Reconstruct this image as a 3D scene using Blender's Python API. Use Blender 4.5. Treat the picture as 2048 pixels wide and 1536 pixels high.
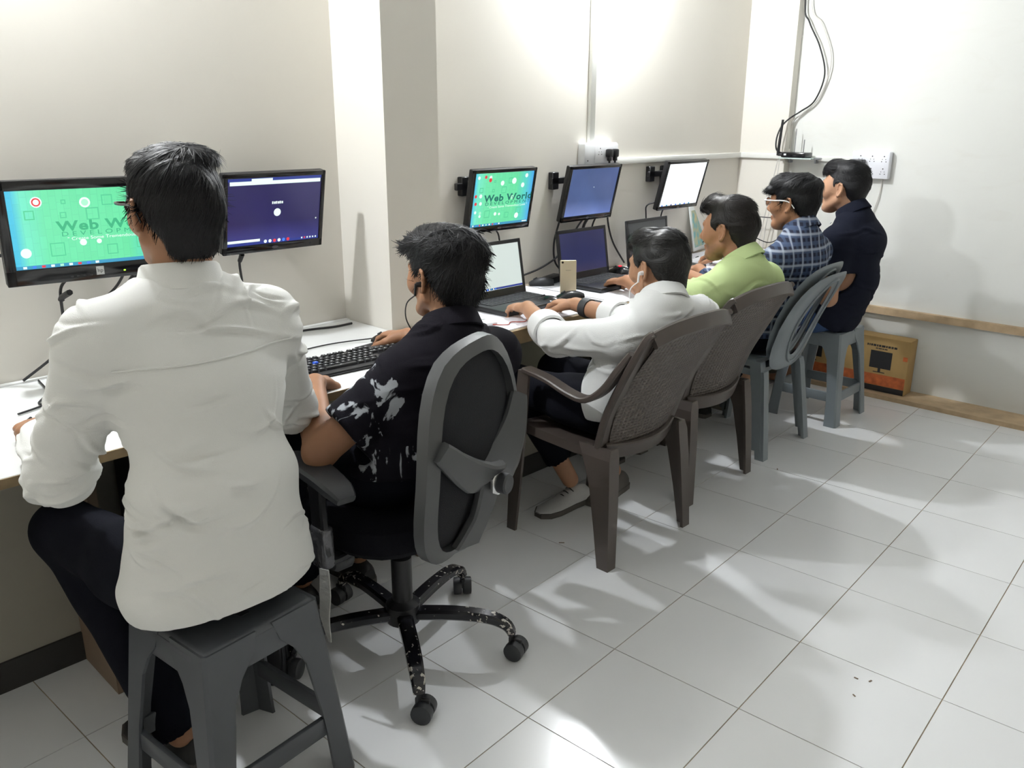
import bpy, bmesh, math, random
import numpy as np
from mathutils import Vector, Matrix

for o in list(bpy.data.objects): bpy.data.objects.remove(o, do_unlink=True)
scene = bpy.context.scene
COL = scene.collection
rnd = random.Random(7)

# ------------------------------------------------------------------ camera
CAM = Vector((2.713, -1.693, 1.504))
cd = bpy.data.cameras.new('camera'); cam = bpy.data.objects.new('camera', cd); COL.objects.link(cam)
rv, uv_, fv = Vector((.720, .694, .0042)), Vector((-.2122, .2133, .9537)), Vector((-.6611, .6871, -.3006))
fv.normalize(); rv = (rv - fv * rv.dot(fv)).normalized(); uv_ = rv.cross(fv)
m = Matrix((rv, uv_, -fv)).transposed().to_4x4(); m.translation = CAM
cam.matrix_world = m
cd.sensor_width = 36.0; cd.lens = 1683.8 / 2048 * 36.0; cd.clip_start = .05
scene.camera = cam

# ------------------------------------------------------------------ world, exposure
w = bpy.data.worlds.new('world'); scene.world = w; w.use_nodes = True
w.node_tree.nodes['Background'].inputs[0].default_value = (.9, .95, 1, 1)
w.node_tree.nodes['Background'].inputs[1].default_value = .05
vs = scene.view_settings
vs.view_transform = 'Standard'; vs.look = 'None'; vs.gamma = 1.0; vs.use_curve_mapping = False
vs.exposure = EXPO = 0.0
LAMP_WALL = 1560.0       # lamps on the left wall
FILL_CEIL = 4.0       # added fill light on the ceiling, out of view

# ------------------------------------------------------------------ materials
MATS = {}
def mat(name, col, rough=.5, metal=0.0, noise=None, bump=None, spec=.5, emit=None, coat=0, trans=0, sheen=0):
    """noise=(scale, amount, detail), bump=(scale, strength)"""
    if name in MATS: return MATS[name]
    m = bpy.data.materials.new(name); m.use_nodes = True
    nt = m.node_tree; b = nt.nodes['Principled BSDF']; L = nt.links
    c = (*col, 1)
    b.inputs['Base Color'].default_value = c
    b.inputs['Roughness'].default_value = rough
    b.inputs['Metallic'].default_value = metal
    b.inputs['Specular IOR Level'].default_value = spec
    if coat: b.inputs['Coat Weight'].default_value = coat
    if trans: b.inputs['Transmission Weight'].default_value = trans
    if sheen: b.inputs['Sheen Weight'].default_value = sheen
    tc = nt.nodes.new('ShaderNodeTexCoord')
    if noise:
        n = nt.nodes.new('ShaderNodeTexNoise'); n.inputs['Scale'].default_value = noise[0]
        n.inputs['Detail'].default_value = noise[2] if len(noise) > 2 else 4
        L.new(tc.outputs['Object'], n.inputs['Vector'])
        r = nt.nodes.new('ShaderNodeMapRange'); r.inputs[1].default_value = .3; r.inputs[2].default_value = .7
        r.inputs[3].default_value = 1 - noise[1]; r.inputs[4].default_value = 1 + noise[1]
        L.new(n.outputs['Fac'], r.inputs[0])
        x = nt.nodes.new('ShaderNodeMix'); x.data_type = 'RGBA'; x.blend_type = 'MULTIPLY'
        x.inputs['Factor'].default_value = 1; x.inputs['A'].default_value = c
        L.new(r.outputs[0], x.inputs['B']); L.new(x.outputs['Result'], b.inputs['Base Color'])
    if bump:
        n2 = nt.nodes.new('ShaderNodeTexNoise'); n2.inputs['Scale'].default_value = bump[0]
        n2.inputs['Detail'].default_value = 3
        L.new(tc.outputs['Object'], n2.inputs['Vector'])
        bp = nt.nodes.new('ShaderNodeBump'); bp.inputs['Strength'].default_value = bump[1]
        bp.inputs['Distance'].default_value = .004
        L.new(n2.outputs['Fac'], bp.inputs['Height']); L.new(bp.outputs[0], b.inputs['Normal'])
    if emit:
        b.inputs['Emission Color'].default_value = (*emit[0], 1); b.inputs['Emission Strength'].default_value = emit[1]
    MATS[name] = m
    return m

def srgb(r, g, b):
    f = lambda v: ((v / 255 + .055) / 1.055) ** 2.4 if v > 10 else v / 255 / 12.92
    return (f(r), f(g), f(b))

# ------------------------------------------------------------------ mesh helpers
class MB:
    def __init__(s): s.v = []; s.f = []; s.mi = []; s.sm = []
    def add(s, verts, faces, M=None, mi=0, smooth=False):
        o = len(s.v)
        for p in verts:
            p = Vector(p)
            s.v.append(tuple(M @ p) if M is not None else tuple(p))
        for f in faces:
            s.f.append(tuple(i + o for i in f)); s.mi.append(mi); s.sm.append(smooth)
        return s
    def box(s, lo, hi, M=None, mi=0):
        (a, b, c), (d, e, g) = lo, hi
        v = [(a,b,c),(d,b,c),(d,e,c),(a,e,c),(a,b,g),(d,b,g),(d,e,g),(a,e,g)]
        return s.add(v, [(0,3,2,1),(4,5,6,7),(0,1,5,4),(1,2,6,5),(2,3,7,6),(3,0,4,7)], M, mi)
    def rbox(s, lo, hi, r=.005, seg=2, M=None, mi=0, smooth=True):
        bm = bmesh.new(); bmesh.ops.create_cube(bm, size=1)
        lo, hi = Vector(lo), Vector(hi); d = hi - lo; c = (lo + hi) / 2
        for v in bm.verts: v.co = Vector((v.co.x * d.x + c.x, v.co.y * d.y + c.y, v.co.z * d.z + c.z))
        r = min(r, min(d) * .49)
        bmesh.ops.bevel(bm, geom=bm.edges[:], offset=r, segments=seg, profile=.5, affect='EDGES')
        bm.verts.index_update()
        s.add([v.co for v in bm.verts], [[v.index for v in f.verts] for f in bm.faces], M, mi, smooth)
        bm.free(); return s
    def tube(s, pts, rad, n=8, M=None, mi=0, caps=True, sub=0):
        pts = [Vector(p) for p in pts]
        if sub: pts = catmull(pts, sub)
        R = rad if hasattr(rad, '__len__') else [rad] * len(pts)
        if len(R) != len(pts):
            q = np.interp(np.linspace(0, 1, len(pts)), np.linspace(0, 1, len(R)), R); R = list(q)
        vs_, fs = [], []
        t = (pts[1] - pts[0]).normalized()
        a = t.orthogonal().normalized()
        for i, p in enumerate(pts):
            if i: t2 = (pts[min(i + 1, len(pts) - 1)] - pts[i - 1])
            else: t2 = pts[1] - pts[0]
            if t2.length > 1e-9: t = t2.normalized()
            a = (a - t * a.dot(t)).normalized(); b = t.cross(a)
            for k in range(n):
                an = 2 * math.pi * k / n
                vs_.append(p + (a * math.cos(an) + b * math.sin(an)) * R[i])
        for i in range(len(pts) - 1):
            for k in range(n):
                k2 = (k + 1) % n
                fs.append((i*n+k, i*n+k2, (i+1)*n+k2, (i+1)*n+k))
        if caps:
            fs.append(tuple(reversed(range(n)))); fs.append(tuple((len(pts)-1)*n+k for k in range(n)))
        return s.add(vs_, fs, M, mi, True)
    def lathe(s, prof, n=24, M=None, mi=0):
        vs_, fs = [], []
        for r, z in prof:
            for k in range(n):
                a = 2 * math.pi * k / n; vs_.append((r * math.cos(a), r * math.sin(a), z))
        for i in range(len(prof) - 1):
            for k in range(n):
                k2 = (k + 1) % n; fs.append((i*n+k, i*n+k2, (i+1)*n+k2, (i+1)*n+k))
        fs.append(tuple(reversed(range(n)))); fs.append(tuple((len(prof)-1)*n+k for k in range(n)))
        return s.add(vs_, fs, M, mi, True)
    def loft(s, sections, M=None, mi=0, smooth=True, closed=True, caps=True):
        """sections: list of equal-length point rings"""
        n = len(sections[0]); vs_ = [p for r in sections for p in r]; fs = []
        for i in range(len(sections) - 1):
            for k in range(n if closed else n - 1):
                k2 = (k + 1) % n; fs.append((i*n+k, i*n+k2, (i+1)*n+k2, (i+1)*n+k))
        if caps and closed:
            fs.append(tuple(reversed(range(n)))); fs.append(tuple((len(sections)-1)*n+k for k in range(n)))
        return s.add(vs_, fs, M, mi, smooth)
    def ribbon(s, pts, wid, thick, wvec, M=None, mi=0, sub=4):
        """box-section sweep: width along wvec, thickness across"""
        pts = [Vector(p) for p in pts]; N = len(pts)
        P = catmull(pts, sub); n = len(P)
        fw_ = lambda a: np.interp(np.linspace(0, 1, n), np.linspace(0, 1, N), a) if hasattr(a, '__len__') else [a] * n
        W_, T_ = fw_(wid), fw_(thick); secs = []
        wv = Vector(wvec).normalized()
        for i, p in enumerate(P):
            t = (P[min(i+1, n-1)] - P[max(i-1, 0)]).normalized()
            a = (wv - t * wv.dot(t)).normalized(); b = t.cross(a)
            hw, ht = W_[i] / 2, T_[i] / 2; c = min(hw, ht) * .45
            ring = []
            for sx, sy in ((1,1),(-1,1),(-1,-1),(1,-1)):
                e1 = p + a * sx * (hw - (c if sx*sy > 0 else 0)) + b * sy * (ht - (0 if sx*sy > 0 else c))
                e2 = p + a * sx * (hw - (0 if sx*sy > 0 else c)) + b * sy * (ht - (c if sx*sy > 0 else 0))
                ring += [e2, e1] if sx*sy > 0 else [e2, e1]
            # order ring by angle
            ring.sort(key=lambda q: math.atan2((q - p).dot(b), (q - p).dot(a)))
            secs.append(ring)
        return s.loft(secs, M, mi, True)
    def disc(s, c, n_, r, seg=20, M=None, mi=0, ry=None):
        n_ = Vector(n_).normalized(); a = Vector((0,0,1)) if abs(n_.z) < .9 else Vector((1,0,0))
        a = (a - n_ * a.dot(n_)).normalized(); b = a.cross(n_); c = Vector(c)
        vs_ = [c + a * math.cos(2*math.pi*k/seg) * (ry or r) + b * math.sin(2*math.pi*k/seg) * r for k in range(seg)]
        return s.add(vs_, [tuple(range(seg))], M, mi)
    def build(s, name, mats, parent=None, M=None, auto=True):
        me = bpy.data.meshes.new(name); me.from_pydata(s.v, [], s.f)
        if not isinstance(mats, (list, tuple)): mats = [mats]
        for m_ in mats: me.materials.append(m_)
        me.polygons.foreach_set('material_index', s.mi); me.polygons.foreach_set('use_smooth', s.sm)
        bm = bmesh.new(); bm.from_mesh(me); bmesh.ops.recalc_face_normals(bm, faces=bm.faces[:])
        if auto:
            for e in bm.edges:
                if len(e.link_faces) == 2 and e.calc_face_angle(0) > .7: e.smooth = False
        bm.to_mesh(me); bm.free()
        me.update()
        return link(name, me, parent, M)

def link(name, me, parent=None, M=None):
    o = bpy.data.objects.new(name, me); COL.objects.link(o)
    if parent is not None: o.parent = parent
    if M is not None: o.matrix_local = M
    return o

def catmull(p, sub):
    p = [Vector(q) for q in p]; out = []
    for i in range(len(p) - 1):
        a, b, c, d = p[max(i-1,0)], p[i], p[i+1], p[min(i+2,len(p)-1)]
        for k in range(sub):
            t = k / sub
            out.append(.5 * ((2*b) + (c-a)*t + (2*a-5*b+4*c-d)*t*t + (3*b-a-3*c+d)*t**3))
    out.append(p[-1]); return out

def T(x, y, z, rz=0, ry=0, rx=0, s=1):
    return Matrix.Translation((x, y, z)) @ Matrix.Rotation(rz, 4, 'Z') @ Matrix.Rotation(ry, 4, 'Y') @ Matrix.Rotation(rx, 4, 'X') @ Matrix.Scale(s, 4)

def tag(o, label, cat, group=None):
    o['label'] = label; o['category'] = cat
    if group: o['group'] = group
    return o
def thing(name, label, cat, M=None, group=None):
    o = bpy.data.objects.new(name, None); COL.objects.link(o); o.empty_display_size = .1
    if M is not None: o.matrix_local = M
    return tag(o, label, cat, group)
def struct(o):
    o['kind'] = 'structure'; return o

def text_mesh(txt, size, M, mb, mi=0, font_scale_x=1.0, align='CENTER', spacing=1.0, bold=0.0):
    cu = bpy.data.curves.new('lettering', 'FONT'); cu.body = txt; cu.size = size
    cu.offset = size * bold; cu.align_x = align; cu.align_y = 'CENTER'; cu.space_character = spacing; cu.resolution_u = 3
    ob = bpy.data.objects.new('lettering', cu); COL.objects.link(ob)
    dg = bpy.context.evaluated_depsgraph_get(); dg.update()
    me = bpy.data.meshes.new_from_object(ob.evaluated_get(dg))
    S = Matrix.Diagonal((font_scale_x, 1, 1, 1))
    mb.add([v.co for v in me.vertices], [tuple(p.vertices) for p in me.polygons], M @ S, mi)
    bpy.data.objects.remove(ob, do_unlink=True); bpy.data.curves.remove(cu); bpy.data.meshes.remove(me)

# ------------------------------------------------------------------ the room
RX, RY0, RY1, RZ = 3.7, -2.7, 3.2, 2.75
def wall_mat(name, col, stain=0.0):
    m = mat(name, col, .75, noise=(1.3, .03, 5), bump=(60, .04), spec=.25)
    if stain:
        nt = m.node_tree; L = nt.links; b = nt.nodes['Principled BSDF']
        tc = nt.nodes.new('ShaderNodeTexCoord'); mp = nt.nodes.new('ShaderNodeMapping')
        mp.inputs['Scale'].default_value = (2.2, 2.2, 5.5); L.new(tc.outputs['Object'], mp.inputs[0])
        n = nt.nodes.new('ShaderNodeTexNoise'); n.inputs['Scale'].default_value = 1.6; n.inputs['Detail'].default_value = 8
        n.inputs['Distortion'].default_value = 1.2; L.new(mp.outputs[0], n.inputs['Vector'])
        r = nt.nodes.new('ShaderNodeMapRange'); r.inputs[1].default_value = .58; r.inputs[2].default_value = .75
        r.inputs[3].default_value = 0; r.inputs[4].default_value = stain; L.new(n.outputs[0], r.inputs[0])
        x = nt.nodes.new('ShaderNodeMix'); x.data_type = 'RGBA'; x.inputs['B'].default_value = (.55, .5, .4, 1)
        old = b.inputs['Base Color'].links[0].from_socket
        L.new(r.outputs[0], x.inputs['Factor']); L.new(old, x.inputs['A']); L.new(x.outputs['Result'], b.inputs['Base Color'])
    return m
M_wall = wall_mat('wall_paint', (.735, .705, .64), .0)
M_wallb = wall_mat('wall_paint_back', (.75, .755, .72), .10)
M_ceil = mat('ceiling_paint', (.88, .88, .87), .8)

def slab(name, lo, hi, m):
    return struct(MB().box(lo, hi).build(name, m))
slab('wall_left', (-.15, RY0 - .15, -.05), (0, RY1 + .15, RZ), M_wall)
slab('wall_back', (0, RY1, -.05), (RX, RY1 + .15, RZ), M_wallb)
slab('wall_right', (RX, RY0 - .15, -.05), (RX + .15, RY1 + .15, RZ), M_wall)
slab('wall_front', (0, RY0 - .15, -.05), (RX, RY0, RZ), M_wall)
slab('ceiling', (-.15, RY0 - .15, RZ), (RX + .15, RY1 + .15, RZ + .1), M_ceil)
slab('wall_pillar', (0, .185, 0), (.29, .43, RZ), M_wall)
slab('wall_corner_pillar', (0, 3.135, 0), (.298, RY1, RZ), M_wall)

# floor: grout bed and single tiles
TILE = .4; th = .05
def tile2room(i, j):
    x, y = i * TILE + 1.445, j * TILE
    return (x * math.cos(th) - y * math.sin(th), x * math.sin(th) + y * math.cos(th))
M_grout = mat('grout', (.42, .34, .24), .9, noise=(9, .3, 4))
floor = slab('floor', (0, RY0, -.08), (RX, RY1, -.0025), M_grout)
M_tile = mat('vitrified_tile', (.86, .87, .88), .17, noise=(1.7, .025, 6), spec=.55)
def _tile_wear():
    nt = M_tile.node_tree; b = nt.nodes['Principled BSDF']; L = nt.links
    oi = nt.nodes.new('ShaderNodeObjectInfo'); r = nt.nodes.new('ShaderNodeMapRange')
    r.inputs[3].default_value = .955; r.inputs[4].default_value = 1.0; L.new(oi.outputs['Random'], r.inputs[0])
    x = nt.nodes.new('ShaderNodeMix'); x.data_type = 'RGBA'; x.blend_type = 'MULTIPLY'; x.inputs['Factor'].default_value = 1
    old = b.inputs['Base Color'].links[0].from_socket
    L.new(old, x.inputs['A']); L.new(r.outputs[0], x.inputs['B']); L.new(x.outputs['Result'], b.inputs['Base Color'])
    geo = nt.nodes.new('ShaderNodeNewGeometry')
    n = nt.nodes.new('ShaderNodeTexNoise'); n.inputs['Scale'].default_value = 3; n.inputs['Detail'].default_value = 6
    L.new(geo.outputs['Position'], n.inputs['Vector'])
    rr = nt.nodes.new('ShaderNodeMapRange'); rr.inputs[1].default_value = .35; rr.inputs[2].default_value = .7
    rr.inputs[3].default_value = .17; rr.inputs[4].default_value = .22
    L.new(n.outputs[0], rr.inputs[0]); L.new(rr.outputs[0], b.inputs['Roughness'])
_tile_wear()
def clip(poly, f):
    out = []
    for k in range(len(poly)):
        a, b = poly[k], poly[(k+1) % len(poly)]; fa, fb = f(a), f(b)
        if fa >= 0: out.append(a)
        if (fa >= 0) != (fb >= 0):
            t = fa / (fa - fb); out.append((a[0]+(b[0]-a[0])*t, a[1]+(b[1]-a[1])*t))
    return out
g_ = .0016 / TILE
full = None
for i in range(-7, 8):
    for j in range(-9, 11):
        c = tile2room(i + .5, j + .5)
        q = [tile2room(i+g_, j+g_), tile2room(i+1-g_, j+g_), tile2room(i+1-g_, j+1-g_), tile2room(i+g_, j+1-g_)]
        p = q
        for fn in (lambda v: v[0] - .002, lambda v: RX - .002 - v[0], lambda v: v[1] - RY0 - .002, lambda v: RY1 - .002 - v[1]):
            p = clip(p, fn)
            if not p: break
        if len(p) < 3: continue
        area = abs(sum(p[k][0]*p[(k+1)%len(p)][1]-p[(k+1)%len(p)][0]*p[k][1] for k in range(len(p))))/2
        if area < .004: continue
        whole = len(p) == 4 and area > .99 * (TILE - .0032)**2
        if whole and full is not None:
            o = link('floor_tile', full, floor); o.location = (c[0], c[1], 0)
        else:
            n = len(p); vs_ = [(x-c[0], y-c[1], 0) for x, y in p] + [(x-c[0], y-c[1], -.004) for x, y in p]
            fs = [tuple(range(n)), tuple(reversed(range(n, 2*n)))] + [(k, n+k, n+(k+1)%n, (k+1)%n) for k in range(n)]
            o = MB().add(vs_, fs).build('floor_tile', M_tile, floor); o.location = (c[0], c[1], 0)
            if whole: full = o.data

M_wood = mat('raw_wood', (.50, .37, .23), .6, noise=(14, .18, 6), bump=(40, .2))
struct(MB().box((.31, 3.168, .445), (RX, RY1, .485)).build('trim_1', M_wood))
struct(MB().box((.31, 3.0, 0.0), (RX, RY1, .024)).build('baseboard_back', M_wood))
M_pvc = mat('pvc_conduit', (.78, .78, .74), .45)
struct(MB().rbox((0.0, 1.645, 1.39), (.02, 1.685, RZ), .004).build('trim_2', M_pvc))
struct(MB().rbox((0.0, 1.85, 1.283), (.022, 3.135, 1.313), .004).build('trim_3', M_pvc))
struct(MB().rbox((0.0, 3.113, 1.283), (.298, 3.135, 1.313), .004).build('trim_4', M_pvc))
struct(MB().rbox((.298, 3.18, 1.275), (.69, RY1, 1.305), .004).build('trim_5', M_pvc))

# ------------------------------------------------------------------ lamps (above the picture's top edge)
M_lit = mat('lit_wall_bulb', (1, 1, 1), .5, emit=((.93, .965, 1.0), LAMP_WALL))
M_white_pl = mat('white_plastic', (.82, .83, .84), .35)
def wall_lamp(y, z, label):
    t = thing('wall_lamp', label, 'lamp', T(0, y, z))
    MB().rbox((0, -.04, -.05), (.015, .04, .05), .006).lathe([(.026, .012), (.026, .05), (.022, .055)], 20, T(0, 0, 0, 0, PI_2)).build('holder', M_white_pl, t)
    MB().lathe([(.018, .056), (.026, .066), (.028, .085), (.028, .12), (.022, .138), (.006, .145)], 20, T(0, 0, 0, 0, PI_2)).build('bulb', M_lit, t)
PI_2 = math.pi / 2
wall_lamp(-.98, 2.42, 'white bulb lamp high on the wall before the pillar, over the near desk')
wall_lamp(1.68, 2.24, 'white bulb lamp high on the wall behind the pillar, over the far desk')
M_fill = mat('fill_tube', (1, 1, 1), .5, emit=((.95, .98, 1.0), FILL_CEIL))  # unseen fill tube, added to brighten the floor and soften its shadows
t = thing('ceiling_fill', 'long white fill tube added on the ceiling, out of view over the open floor', 'lamp', T(2.35, .5, RZ))
MB().rbox((-.03, -.6, -.04), (.03, .6, 0), .006).build('batten', M_white_pl, t)
MB().tube([(0, -.58, -.06), (0, .58, -.06)], .016, 12).build('tube', M_fill, t)
# ================================================================== furniture and equipment
PI = math.pi
M_black = mat('black_plastic', (.012, .012, .014), .35, bump=(220, .08))
M_blackg = mat('black_gloss', (.008, .008, .01), .12)
M_dark = mat('dark_plastic', (.03, .032, .036), .45, bump=(260, .1))
M_cable = mat('black_cable', (.012, .012, .014), .5)
M_wcable = mat('pale_cable', (.6, .58, .54), .5)
M_lam = mat('white_laminate', (.80, .81, .80), .28, noise=(2, .02, 4))
M_edge = mat('plywood_edge', (.27, .19, .10), .6, noise=(20, .2, 5))
M_panel = mat('desk_panel', (.33, .31, .26), .6, noise=(3, .08, 5))
M_brownp = mat('brown_panel', (.20, .14, .095), .6, noise=(6, .15, 5))
M_skirt = mat('dark_skirting', (.03, .028, .026), .5)
M_metal = mat('grey_metal', (.35, .36, .37), .35, metal=.8)
M_silver = mat('silver', (.7, .7, .7), .25, metal=.9)
M_paper = mat('white_paper', (.86, .86, .92), .7, noise=(3, .02, 3))
DZ = .752

# ---------------- desks
t = thing('desk', 'long white topped desk with brown edge before the pillar', 'desk', T(.37, -.9, 0))
I = T(.37, -.9, 0).inverted()
MB().rbox((.002, -1.95, DZ - .022), (.745, .183, DZ), .002, 1, I).build('desktop', M_lam, t)
MB().box((.7455, -1.95, DZ - .024), (.750, .183, DZ - .001), I).build('edge_band', M_edge, t)
MB().box((.345, -1.95, .09), (.365, .18, DZ - .023), I).build('modesty_panel', M_panel, t)
MB().box((.345, -1.95, 0), (.372, .18, .089), I).build('skirting', M_skirt, t)
for y in (-1.04, .02):
    MB().box((.366, y, 0), (.60, y + .025, DZ - .023), I).build('support_panel', M_brownp, t)
MB().box((.006, -1.9, DZ), (.03, .18, DZ + .004), I).build('wire_channel', M_lam, t)

t = thing('desk', 'white topped desk with dark brown edge running behind the pillar', 'desk', T(.3, 1.6, 0))
I = T(.3, 1.6, 0).inverted()
FX = .60
top = [(.292, .20), (FX, .20), (FX, 3.13), (.002, 3.13), (.002, .435), (.292, .435)]
n = len(top)
MB().add([(x, y, DZ) for x, y in top] + [(x, y, DZ - .025) for x, y in top],
         [tuple(range(n)), tuple(reversed(range(n, 2*n)))] + [(k, n+k, n+(k+1)%n, (k+1)%n) for k in range(n)], I).build('desktop', mat('desk_beige', (.42, .36, .29), .5, noise=(5, .1, 5)), t)
MB().box((FX + .0005, .20, DZ - .055), (FX + .012, 3.13, DZ - .001), I).build('edge_band', M_edge, t)
MB().box((.36, .21, .09), (.38, 3.07, DZ - .026), I).build('modesty_panel', M_panel, t)
MB().box((.36, .21, 0), (.386, 3.07, .089), I).build('skirting', M_skirt, t)
for y in (.23, 1.22, 2.2, 2.98):
    MB().box((.387, y, 0), (.57, y + .025, DZ - .026), I).build('support_panel', M_panel, t)

# paper sheets lying on the far desk
def sheet(y0, y1, x0, x1, label, rz=0):
    cx_, cy_ = (x0+x1)/2, (y0+y1)/2
    o = MB().box((x0-cx_, y0-cy_, 0), (x1-cx_, y1-cy_, .0015)).build('paper_sheet', M_paper, None, T(cx_, cy_, DZ + .0008, rz))
    tag(o, label, 'paper', 'white sheets covering the far desk')
sheet(.445, 1.17, .05, .592, 'white sheet under the laptop with the lit white screen')
sheet(1.18, 1.78, .05, .592, 'white sheet under the laptop with the dark blue screen')
sheet(1.79, 2.42, .05, .592, 'white sheet under the laptop used by the person in checked shirt')
sheet(2.43, 3.06, .05, .592, 'white sheet at the far end of the desk, under the last mouse pad')

# ---------------- screens
def emis(name, col, st, rough=.25, bands=None):
    if name in MATS: return MATS[name]
    m = mat(name, tuple(c * .25 for c in col), rough, emit=(col, st)); return m
TXM = Matrix(((0, 0, 1, 0), (1, 0, 0, 0), (0, 1, 0, 0), (0, 0, 0, 1)))   # text plane facing +x, reading along +y
SE = .95
def green_screen(name, y0, y1):
    m = mat(name, (.05, .2, .12), .25)
    nt = m.node_tree; L = nt.links; b = nt.nodes['Principled BSDF']
    tc = nt.nodes['Texture Coordinate']; sp = nt.nodes.new('ShaderNodeSeparateXYZ'); L.new(tc.outputs['Object'], sp.inputs[0])
    r = nt.nodes.new('ShaderNodeMapRange'); r.inputs[1].default_value = y0; r.inputs[2].default_value = y1; L.new(sp.outputs['Y'], r.inputs[0])
    cr = nt.nodes.new('ShaderNodeValToRGB'); e = cr.color_ramp.elements
    e[0].position = 0; e[0].color = (*srgb(70, 190, 235), 1); e[1].position = 1; e[1].color = (*srgb(75, 165, 240), 1)
    for p, c in ((.06, (120, 232, 205)), (.2, (112, 228, 172)), (.72, (104, 224, 162)), (.88, (88, 210, 205))):
        q = e.new(p); q.color = (*srgb(*c), 1)
    n = nt.nodes.new('ShaderNodeTexBrick'); n.inputs['Scale'].default_value = 14; n.inputs['Mortar Size'].default_value = .012
    n.inputs['Color1'].default_value = (1, 1, 1, 1); n.inputs['Color2'].default_value = (.93, .95, .93, 1); n.inputs['Mortar'].default_value = (.88, .9, .9, 1)
    mp = nt.nodes.new('ShaderNodeMapping'); mp.inputs['Rotation'].default_value = (0, PI/2, 0); L.new(tc.outputs['Object'], mp.inputs[0]); L.new(mp.outputs[0], n.inputs['Vector'])
    x = nt.nodes.new('ShaderNodeMix'); x.data_type = 'RGBA'; x.blend_type = 'MULTIPLY'; x.inputs['Factor'].default_value = 1
    L.new(r.outputs[0], cr.inputs[0]); L.new(cr.outputs[0], x.inputs['A']); L.new(n.outputs[0], x.inputs['B'])
    L.new(x.outputs['Result'], b.inputs['Emission Color']); b.inputs['Emission Strength'].default_value = SE
    return m
def grad_screen(name, z0, z1, lo, hi, st=SE):
    m = mat(name, (.02, .02, .03), .2)
    nt = m.node_tree; L = nt.links; b = nt.nodes['Principled BSDF']
    tc = nt.nodes['Texture Coordinate']; sp = nt.nodes.new('ShaderNodeSeparateXYZ'); L.new(tc.outputs['Object'], sp.inputs[0])
    r = nt.nodes.new('ShaderNodeMapRange'); r.inputs[1].default_value = z0; r.inputs[2].default_value = z1; L.new(sp.outputs['Z'], r.inputs[0])
    cr = nt.nodes.new('ShaderNodeValToRGB'); e = cr.color_ramp.elements
    e[0].color = (*srgb(*lo), 1); e[1].color = (*srgb(*hi), 1); e[0].position = 0; e[1].position = .35
    L.new(r.outputs[0], cr.inputs[0])
    n = nt.nodes.new('ShaderNodeTexNoise'); n.inputs['Scale'].default_value = 7; n.inputs['Detail'].default_value = 2; L.new(tc.outputs['Object'], n.inputs['Vector'])
    rr = nt.nodes.new('ShaderNodeMapRange'); rr.inputs[3].default_value = .75; rr.inputs[4].default_value = 1.25; L.new(n.outputs[0], rr.inputs[0])
    x = nt.nodes.new('ShaderNodeMix'); x.data_type = 'RGBA'; x.blend_type = 'MULTIPLY'; x.inputs['Factor'].default_value = 1
    L.new(cr.outputs[0], x.inputs['A']); L.new(rr.outputs[0], x.inputs['B'])
    L.new(x.outputs['Result'], b.inputs['Emission Color']); b.inputs['Emission Strength'].default_value = st
    return m
E_white = emis('px_white', srgb(235, 250, 245), SE)
E_pale = emis('px_pale', srgb(170, 240, 205), SE)
E_dgreen = emis('px_dark_green', srgb(62, 178, 128), SE)
E_teal = emis('px_teal', srgb(30, 110, 100), SE)
E_red = emis('px_red', srgb(225, 60, 70), SE)
E_blue = emis('px_blue', srgb(70, 130, 235), SE)
E_bar = emis('px_taskbar', srgb(60, 150, 190), SE)
E_navy = emis('px_navy_bar', srgb(45, 60, 140), SE)
E_faint = emis('px_faint_green', srgb(88, 206, 150), SE)
PX = [E_white, E_pale, E_dgreen, E_teal, E_red, E_blue, E_bar, E_navy, E_faint]

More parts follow.
